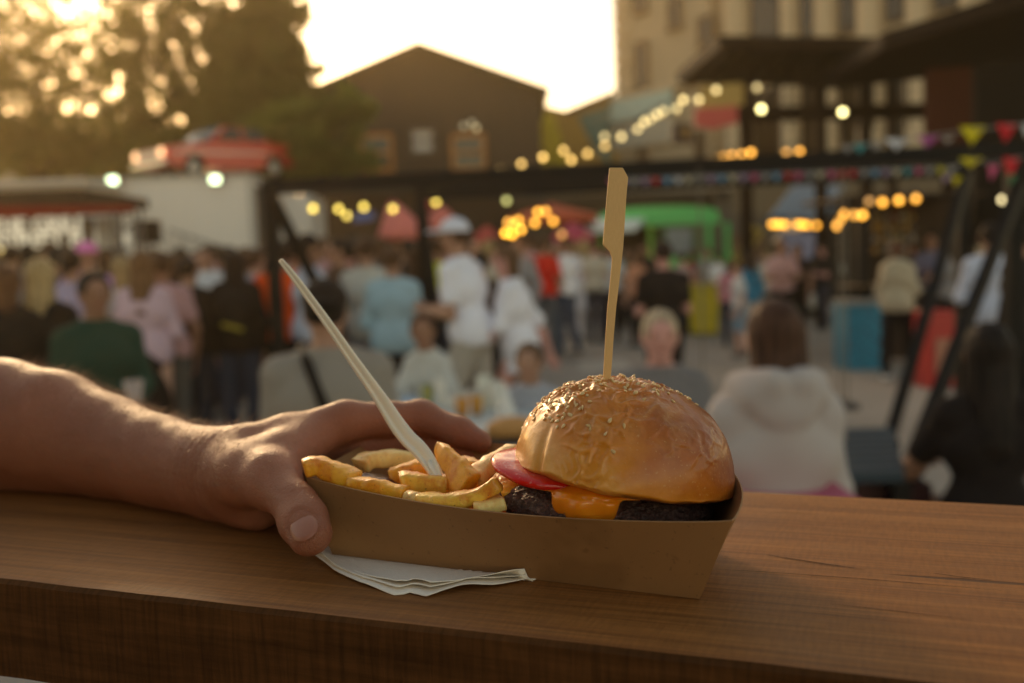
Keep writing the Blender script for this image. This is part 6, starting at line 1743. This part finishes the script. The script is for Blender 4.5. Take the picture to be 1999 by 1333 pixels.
tree(90, 40, [(80, 60, 190, 130, .30), (60, 180, 160, 70, .32), (200, 150, 120, 90, .25), (-60, 120, 140, 160, .4), (120, 255, 200, 40, 1.0), (60, 300, 150, 50, 1.2), (210, 300, 110, 45, 1.5), (260, 330, 60, 30, 1.2)], 38000, .13, LF2, 'thin-leaved tree at the far left with bright sky showing through', 5, .35, per=22)
tree(600, 30, [(590, 270, 120, 70, 1.2), (690, 215, 55, 50, .7), (530, 300, 90, 45, 1.0), (640, 320, 110, 30, 1.1), (560, 348, 90, 24, 1.5)], 26000, .10, LF3, 'low yellow-green tree in front of the left half of the barn', 8, .2)
def far_block():
    for i, (x0, y0, x1, y1, d, c, lb) in enumerate(((-160, 262, 150, 345, 60, (.40, .36, .32), 'pale low block half hidden behind the thin-leaved tree at far left'), (-160, 360, 168, 376, 24, (.62, .58, .54), 'long white low roof edge above the black stall'))):
        a, c_ = W(x0, y1, d), W(x1, y0, d)
        r = empty("low_building", ((a.x + c_.x) / 2, a.y, 0), 0, lb, 'building')
        MB().box((0, 2, c_.z / 2), (c_.x - a.x, 4, c_.z)).build("wall", plain("low_wall%d" % i, c, .8), r)
        MB().box((0, 1.9, c_.z + .06), (c_.x - a.x + .3, 4.5, .12)).build("roof", plain("pale_roof", (.5, .48, .45), .7), r)
far_block()
# low dark buildings closing the yard behind the stalls
def back_row():
    for i, (x0, x1, ytop, d, c, lb) in enumerate(((604, 1010, 372, 36, (.05, .034, .025), 'dark shed front behind the pink parasols'), (1010, 1420, 382, 33, (.075, .055, .04), 'brown shed front behind the green truck'), (1400, 1700, 372, 32, (.13, .11, .09), 'grey-brown shed front behind the black van'))):
        a, c_ = W(x0, 480, d), W(x1, ytop, d)
        r = empty("market_shed", ((a.x + c_.x) / 2, a.y, 0), 0, lb, 'shed', 'sheds behind the stalls')
        MB().box((0, 1, c_.z / 2), (c_.x - a.x, 2, c_.z)).build("wall", plain("shed%d" % i, c, .85, .3, 2), r)
        MB().box((0, .9, c_.z + .08), (c_.x - a.x + .2, 2.6, .16)).build("roof", plain("roof_sheet", (.03, .024, .02), .6), r)
        for k in range(3):
            x = (k - 1) * (c_.x - a.x) * .3; MB().box((x, -.03, 1.3), (1.2, .06, 1.5)).build("shutter", plain("shutter%d" % (k % 2), ((.16, .10, .06), (.10, .09, .085))[k % 2], .7), r)
back_row()
# ================================================================== THE CROWD
BR, DB, BL, BK, GR = (.10, .05, .025), (.035, .02, .012), (.42, .28, .13), (.015, .012, .010), (.3, .28, .26)
JN = ('jeans', (.045, .055, .09)); BLK = ('trousers', (.02, .018, .02))
person(10, 515, 5.4, 10, 'person with brown hair in a black coat at the left edge', ('jacket', (.02, .017, .015)), BLK, ('bob', (.16, .075, .035)), fem=True)
person(80, 503, 5.5, -8, 'woman with very long blond hair in a black coat, seen from behind', ('jacket', (.02, .016, .014)), BLK, ('long', (.50, .34, .16)), 'fair', fem=True, vox=.016)
person(182, 528, 5.2, -145, 'man in a dark green top with cropped hair, face turned to us', ('shirt', (.022, .055, .038)), BLK, ('short', BK), 'tan', pose='sit', arms='lap', vox=.016, wide=1.05, H=.98)
person(168, 473, 8.5, -150, 'person in a pink cap and lilac top behind the green-shirted man', ('shirt', (.50, .26, .55)), JN, ('short', BR), 'mid', extra={'cap': (.75, .22, .48), 'face': 1})
person(276, 488, 7.2, 4, 'woman with long brown hair, pink blouse and black skirt, back to us', ('shirt', (.58, .40, .46)), ('skirt', (.02, .015, .013)), ('long', (.20, .10, .045)), 'fair', fem=True, arms='front', vox=.016, extra={'bag': (.30, .22, .20)})
person(236, 500, 7.9, 20, 'blond woman in a cream top left of the pink blouse', ('shirt', (.60, .54, .48)), ('trousers', (.25, .22, .2)), ('bob', BL), 'fair', fem=True)
person(368, 502, 8.2, -20, 'man in a black jacket carrying a black backpack, dark jeans', ('jacket', (.025, .018, .015)), ('jeans', (.035, .037, .05)), ('short', DB), 'mid', extra={'pack': (.02, .016, .014)}, vox=.016)
person(456, 488, 8.2, 6, 'woman with long black hair and black pack with a yellow stripe, blue jeans', ('jacket', (.025, .018, .015)), ('jeans', (.05, .06, .09)), ('long', (.025, .014, .01)), 'mid', fem=True, extra={'pack': (.022, .016, .013), 'packtrim': (.42, .32, .03)}, vox=.016)
person(402, 478, 10, 170, 'man in white shirt facing us between the two black backpacks', ('tee', (.6, .6, .62)), JN, ('short', DB), 'mid')
person(432, 480, 10.8, 30, 'dark-haired man in grey right of the white shirt between the packs', ('tee', (.22, .22, .27)), JN, ('short', DB), 'tan')
person(545, 470, 8.4, 15, 'person in a bright orange vest top behind the left frame post', ('tee', (.85, .10, .015)), BLK, ('short', DB), 'tan', wide=1.1)
person(500, 484, 9.2, -30, 'woman in grey blue left of the orange top', ('shirt', (.30, .31, .40)), BLK, ('tail', BR), 'fair', fem=True)
person(632, 548, 4.0, 8, 'seated person in a grey T-shirt with black cap and shoulder bag, back to us', ('tee', (.30, .26, .22)), BLK, ('short', BK), 'mid', pose='sit', arms='lap', vox=.012, wide=1.18, H=1.02, extra={'strap': (.02, .015, .012), 'cap': (.03, .022, .018), 'capback': 1})
person(604, 455, 8.0, -60, 'dark-haired man in a white and blue shirt above the black cap', ('tee', (.50, .52, .62)), JN, ('short', DB), 'tan')
person(655, 464, 9.0, 120, 'man in brown looking left, above the black cap', ('jacket', (.12, .07, .045)), BLK, ('short', DB), 'mid')
person(712, 462, 8.4, 12, 'man in a loose cream shirt left of the pale blue jacket', ('shirt', (.56, .53, .47)), ('trousers', (.30, .28, .30)), ('short', BR), 'mid', arms='front')
person(764, 482, 7.8, -5, 'person in a pale blue denim jacket and black trousers, back to us', ('jacket', (.40, .56, .64)), ('trousers', (.03, .02, .018)), ('short', (.12, .06, .03)), 'mid', arms='front', vox=.016)
person(846, 462, 10.2, 70, 'person in a neon yellow top behind the cap man', ('tee', (.66, .66, .05)), JN, ('short', BR), 'mid', fem=True)
person(884, 427, 6.9, 66, 'tall man in a white cap and white T-shirt walking left', ('tee', (.82, .80, .88)), ('trousers', (.46, .40, .34)), ('short', BR), 'mid', arms='front', bend=.14, vox=.014, extra={'cap': (.74, .74, .86)}, wide=1.05, step=.5)
person(985, 478, 7.0, 82, 'woman in a loose white tunic walking left with bare arms', ('tunic', (.82, .79, .86)), ('skirt', (.22, .13, .09)), ('bob', (.16, .085, .045)), 'rosy', arms='swing', fem=True, bend=.10, vox=.014, step=.8)
person(936, 492, 8.6, 10, 'person in dark brown between the cap man and the white tunic', ('jacket', (.06, .035, .022)), BLK, ('short', DB), 'mid')
person(1012, 462, 13, 150, 'man in a grey checked shirt behind the white tunic', ('shirt', (.30, .28, .29)), JN, ('short', BR), 'mid')
g0 = lambda x, y: (G(x, y, 0) - CAM).dot(FWD)
person(1060, 462, g0(1060, 702), -20, 'man in a red T-shirt and grey jeans in the middle of the yard', ('tee', (.62, .035, .02)), ('jeans', (.11, .12, .14)), ('short', BR), 'mid', arms='front')
person(1102, 462, g0(1102, 697), 60, 'man in a white T-shirt and blue jeans beside the red T-shirt', ('tee', (.82, .80, .84)), ('jeans', (.07, .085, .13)), ('short', BR), 'mid', arms='phone', step=.3)
person(1140, 466, g0(1142, 664), 0, 'blond woman in a long white dress right of the white T-shirt', ('dress', (.80, .76, .80)), ('trousers', (.72, .68, .72)), ('long', BL), 'fair', fem=True)
person(1190, 476, 17, 160, 'small figure in a white top seen past the left edge of the pick', ('tee', (.6, .6, .62)), BLK, ('short', DB), 'mid')
person(1240, 486, 16, 40, 'person in an orange and pink top right of the pick', ('tee', (.55, .25, .15)), BLK, ('bob', BR), 'fair', fem=True)
person(1292, 470, 8.3, 14, 'large man in a black T-shirt seen from behind, right of the pick', ('tee', (.028, .020, .017)), ('shorts', (.025, .018, .016)), ('short', (.05, .028, .02)), 'rosy', arms='front', wide=1.16, vox=.014)
person(1287, 604, 4.6, 178, 'blond older woman in an open grey jacket sitting facing us', ('jacket', (.20, .18, .175)), ('trousers', (.04, .035, .035)), ('short', (.52, .39, .26)), 'rosy', pose='sit', arms='table', vox=.010, fem=True, wide=1.08, H=1.0, extra={'inner': (.03, .022, .02)})
person(1508, 583, 3.1, 2, 'girl with long brown hair in a pale grey hoodie on the swing, back to us', ('hoodie', (.46, .405, .39)), ('trousers', (.40, .16, .18)), ('mid', (.085, .040, .024)), 'fair', pose='sit', arms='tuck', vox=.010, H=1.0, wide=.86)
person(823, 610, 5.4, 165, 'dark-haired child in a pale T-shirt leaning over the left end of the table', ('tee', (.56, .54, .50)), BLK, ('short', (.09, .04, .022)), 'tan', pose='sit', arms='table', vox=.012, H=.80, wide=.74, fem=True, bend=.25, turn=20)
person(1031, 668, 4.9, 172, 'child in a grey T-shirt sitting behind the bun, facing us', ('tee', (.42, .42, .46)), BLK, ('short', (.15, .08, .045)), 'mid', pose='sit', arms='table', vox=.012, H=.80, wide=.85, bend=.15)
person(1752, 468, g0(1730, 745), -40, 'woman in a beige sweater and black trousers leaning on the kiosk counter', ('hoodie', (.46, .38, .27)), ('trousers', (.018, .015, .015)), ('bob', (.12, .05, .028)), 'mid', arms='front', fem=True, shoes=(.75, .75, .75), step=-.6, vox=.016)
person(1818, 452, 12.8, 150, 'person in a dark striped top behind the kiosk counter', ('shirt', (.16, .15, .22)), BLK, ('short', BK), 'tan', arms='front')
person(1932, 436, 8.2, -10, 'person in a pale blue-white shirt and blue jeans near the right edge', ('shirt', (.66, .68, .82)), ('jeans', (.03, .055, .11)), ('short', DB), 'mid', arms='front', vox=.016)
person(1992, 440, 7.4, 30, 'person in black at the extreme right edge', ('shirt', (.03, .025, .025)), BLK, ('short', DB), 'mid')
person(1926, 628, 3.9, -4, 'person in black with a bare forearm sitting at the right edge', ('tee', (.018, .013, .012)), BLK, ('long', (.02, .013, .01)), 'tan', pose='sit', arms='table', vox=.012, H=1.0, wide=.9)
# around the van and the green truck
person(1525, 466, 15, 175, 'person in a pink top sitting in front of the black van', ('tee', (.58, .36, .36)), BLK, ('short', BR), 'mid', arms='table')
person(1556, 476, 15.5, 150, 'bare-armed person in black beside the pink top by the van', ('vest', (.03, .02, .02)), BLK, ('bob', DB), 'mid', fem=True)
person(1462, 492, 14.5, 20, 'long-haired girl in a blue top between yellow bin and van', ('shirt', (.05, .24, .42)), ('trousers', (.5, .5, .55)), ('long', DB), 'mid', fem=True)
person(1424, 505, 15.5, -30, 'child in pink right above the yellow bin', ('tee', (.58, .24, .28)), JN, ('bob', BR), 'fair', fem=True)
person(1440, 512, 14, 90, 'small child in white next to the blue top', ('tee', (.62, .60, .60)), ('shorts', (.2, .3, .4)), ('short', BR), 'fair')
person(1380, 484, 19, 160, 'far figure in grey in front of the green truck window', ('tee', (.3, .28, .26)), BLK, ('short', BR), 'mid')
person(1330, 494, 18, 30, 'far figure in light pink by the green truck', ('tee', (.5, .34, .32)), JN, ('short', DB), 'fair')
# ---- the dense part of the crowd: a few bodies, copied with their own clothes
def proto(**k):
    r = person(1000, 500, 10, 0, 'crowd', **k); r.scale = (1, 1, 1); return r
protos = []
for kw in (dict(arms='down'), dict(arms='front', fem=True, hair=('long', BR)), dict(arms='phone'), dict(arms='cross', hair=('short', BK)), dict(arms='hip', fem=True, hair=('tail', BR)), dict(arms='front', hair=('bob', BR), fem=True)):
    kw.setdefault('hair', ('short', DB)); protos.append(proto(vox=.022, top=('tee', (.3, .3, .3)), bottom=JN, **kw))
TOPC = {'white': (.78, .76, .76), 'black': (.025, .02, .02), 'grey': (.24, .22, .22), 'dusty pink': (.50, .28, .28), 'navy': (.04, .05, .10), 'brown': (.14, .08, .05), 'cream': (.55, .48, .38), 'dull red': (.36, .05, .04), 'pale blue': (.30, .38, .46), 'olive': (.13, .13, .06), 'lilac': (.40, .33, .46)}
HAIRC = {'dark hair': DB, 'brown hair': BR, 'blond hair': BL, 'black hair': BK}
fill = [
 (20, 478, 10, 'grey', 'dark hair', 'under the lettering at the far left edge'), (52, 474, 11.5, 'black', 'black hair', 'under the lettering, behind the blond woman'), (112, 480, 8.5, 'navy', 'black hair', 'right of the very long blond hair'), (96, 470, 12, 'pale blue', 'brown hair', 'under the end of the lettering'), (136, 486, 7.6, 'lilac', 'dark hair', 'just left of the pink cap'),
 (205, 484, 10, 'cream', 'brown hair', 'between the pink cap and the mast'), (312, 490, 7.5, 'dusty pink', 'brown hair', 'right behind the long brown hair'), (332, 494, 8.5, 'white', 'brown hair', 'between the pink blouse and the black backpack'), (352, 482, 11, 'grey', 'dark hair', 'below the loudspeaker, against the pale container'), (386, 488, 10.5, 'navy', 'dark hair', 'over the shoulder of the man with the backpack'),
 (478, 482, 10, 'grey', 'brown hair', 'right of the long black hair'), (522, 476, 9.6, 'dull red', 'brown hair', 'at the left frame post'), (574, 478, 9.0, 'brown', 'dark hair', 'right of the orange top'), (586, 470, 11, 'white', 'brown hair', 'under the slanting brace at the left'), (632, 462, 11.5, 'dusty pink', 'brown hair', 'above the fork handle'), (680, 472, 9.6, 'brown', 'dark hair', 'left of the cream shirt'), (690, 458, 12.5, 'black', 'black hair', 'below the blue board'), (742, 462, 10.5, 'grey', 'brown hair', 'between cream shirt and pale blue jacket'), (798, 466, 11, 'black', 'dark hair', 'right behind the pale blue jacket'), (812, 478, 9.6, 'brown', 'brown hair', 'at the thin post left of the neon yellow top'),
 (905, 470, 11, 'grey', 'brown hair', 'behind the back of the cap man'), (920, 462, 13, 'dull red', 'dark hair', 'under the small dull red parasol'), (952, 468, 12, 'cream', 'blond hair', 'left of the face of the woman in the tunic'), (968, 462, 15, 'brown', 'brown hair', 'under the amber bulb cluster'), (1032, 458, 16, 'dusty pink', 'brown hair', 'between checked shirt and red T-shirt'), (1080, 470, 18, 'black', 'black hair', 'between the red and the white T-shirt'), (1122, 474, 19, 'grey', 'blond hair', 'left of the white dress'), (1160, 470, 17, 'cream', 'brown hair', 'right of the white dress'), (1176, 484, 20, 'dusty pink', 'brown hair', 'by the yellow bin left of the pick'), (1212, 478, 20, 'olive', 'dark hair', 'just behind the pick'), (1258, 476, 19, 'black', 'brown hair', 'left of the man in black'),
 (1352, 486, 20, 'dull red', 'brown hair', 'below the window of the green truck'), (1404, 492, 18, 'white', 'dark hair', 'above the yellow bin'), (1486, 486, 19, 'grey', 'brown hair', 'beside the striped board'), (1500, 490, 17, 'cream', 'blond hair', 'left of the dark green crate'), (1608, 476, 18, 'black', 'dark hair', 'in front of the van body'), (1780, 462, 13.4, 'brown', 'brown hair', 'inside the kiosk behind the counter'), (1858, 456, 12, 'grey', 'dark hair', 'between the braces behind the red fridge'),
 (60, 486, 14, 'dull red', 'brown hair', 'farthest row under the black stall'), (150, 478, 14, 'white', 'dark hair', 'farthest row under the red awning'), (228, 480, 13, 'black', 'brown hair', 'by the foot of the lattice mast'), (300, 484, 14, 'grey', 'brown hair', 'under the loudspeaker'), (420, 476, 15, 'dusty pink', 'brown hair', 'by the handrail on the container'), (448, 480, 14, 'cream', 'dark hair', 'behind the long black hair'), (560, 466, 14, 'pale blue', 'dark hair', 'in front of the container end'), (620, 470, 15, 'olive', 'brown hair', 'under the yellow bulbs at the left'), (770, 458, 15, 'cream', 'brown hair', 'under the larger pink parasol'), (885, 462, 16, 'dusty pink', 'blond hair', 'behind the shoulder of the cap man'),
 (660, 480, 13, 'black', 'black hair', 'in the dark gap left of the cream shirt'), (728, 474, 13.5, 'dull red', 'dark hair', 'between the cream shirt and the denim jacket, farther back'),
]
def slot(o, m):
    for s in o.material_slots: s.link = 'OBJECT'; s.material = m
used = set()
for i, (px, py, d, tc, hc, where) in enumerate(fill):
    k = i % len(protos)
    src = protos[k]
    o = src if k not in used else copy_tree(src); used.add(k)
    o['_i'] = i
    fem = k in (1, 4, 5)
    p = W(px, py, d); f = random.choice([-30, 10, 30, 160, -150, 90, -80, 0, 0, 20])
    s = p.z / 1.76; o.location = (p.x, p.y, 0); o.rotation_euler = (0, 0, R(f)); o.scale = (s, s, s)
    hair_w = hc
    tag(o, ' '.join((('woman' if fem else 'man') + ', %s, %s top, %s' % (hc, tc, where)).split()[:16]), 'person', 'people in the dense crowd')
    del o['_i']
    for ch in o.children:
        nm = ch.name.split('.')[0]
        if nm in ('t_shirt',): slot(ch, cloth('cloth_fill', TOPC[tc]))
        elif nm == 'jeans': slot(ch, cloth('cloth_jeans', [(.045, .055, .09), (.02, .018, .02), (.12, .11, .10), (.05, .05, .07)][i % 4]))
        elif nm == 'hair': slot(ch, hair_mat(HAIRC[hc]))
        elif nm == 'body': slot(ch, skin(['mid', 'fair', 'tan', 'rosy'][i % 4]))
# ---- chairs and stools under the sitters we can see
def chair(px, py, d, col, label, face=0, seat_z=.44):
    p = W(px, py, d); r = empty("plastic_chair", (p.x, p.y, 0), R(face), label, 'chair'); m = plain("chair" + str(col), col, .4)
    MB().box((0, 0, seat_z), (.42, .42, .03)).build("seat", m, r, bevel=.01)
    b = MB(); n = 8; pts = []
    for k in range(n + 1):
        a = -.9 + 1.8 * k / n; pts.append((.24 * math.sin(a) / .78, -.24 + .07 * (1 - math.cos(a)) * 2, 0))
    for k in range(n):
        a, c = V(*pts[k]), V(*pts[k + 1]); b.add([a + V(0, 0, seat_z + .05), c + V(0, 0, seat_z + .05), c + V(0, -.05, .84 - .10 * abs(k - n / 2 + .5) / n), a + V(0, -.05, .84 - .10 * abs(k - n / 2 - .5) / n)], [(0, 1, 2, 3)])
    o = b.build("backrest", m, r, True); s = o.modifiers.new('t', 'SOLIDIFY'); s.thickness = .02
    for sx in (-1, 1):
        for sy in (-1, 1): MB().tube([(sx * .17, sy * .17, seat_z - .02), (sx * .21, sy * .21, .0)], .015, 8).build("leg", PBLACK, r)
chair(1088, 742, 4.7, (.55, .03, .03), 'bright red plastic chair back beside the child behind the bun', 185)
def seat_board():
    p = W(1520, 962, 3.0); r = empty("low_stool", (p.x, p.y, 0), 0, 'pink-topped stool under the girl in the grey hoodie', 'stool')
    MB().box((0, 0, p.z - .03), (.44, .36, .05)).build("seat", plain("pink_board", (.50, .09, .16), .6), r, bevel=.01)
    for sx in (-1, 1):
        for sy in (-1, 1): MB().box((sx * .18, sy * .14, (p.z - .055) / 2), (.035, .035, p.z - .055)).build("leg", PBLACK, r)
seat_board()
# ================================================================== HAZE ADDED TO STAND IN FOR LENS-FLARE VEIL
def flare_veil():
    t = bpy.data.materials.new("veil_haze"); t.use_nodes = True; n, l = t.node_tree.nodes, t.node_tree.links
    n.remove(n["Principled BSDF"]); v = n.new("ShaderNodeVolumePrincipled")
    v.inputs['Color'].default_value = (1.0, .78, .44, 1); v.inputs['Density'].default_value = .0017; v.inputs['Anisotropy'].default_value = .78
    l.new(v.outputs[0], n["Material Output"].inputs['Volume'])
    o = MB().box((0, 60, 10), (130, 150, 22.0)).build("flare_veil", t); o['kind'] = 'stuff'; tag(o, 'thin warm volume added over the yard to stand in for lens-flare veil', None)
flare_veil()
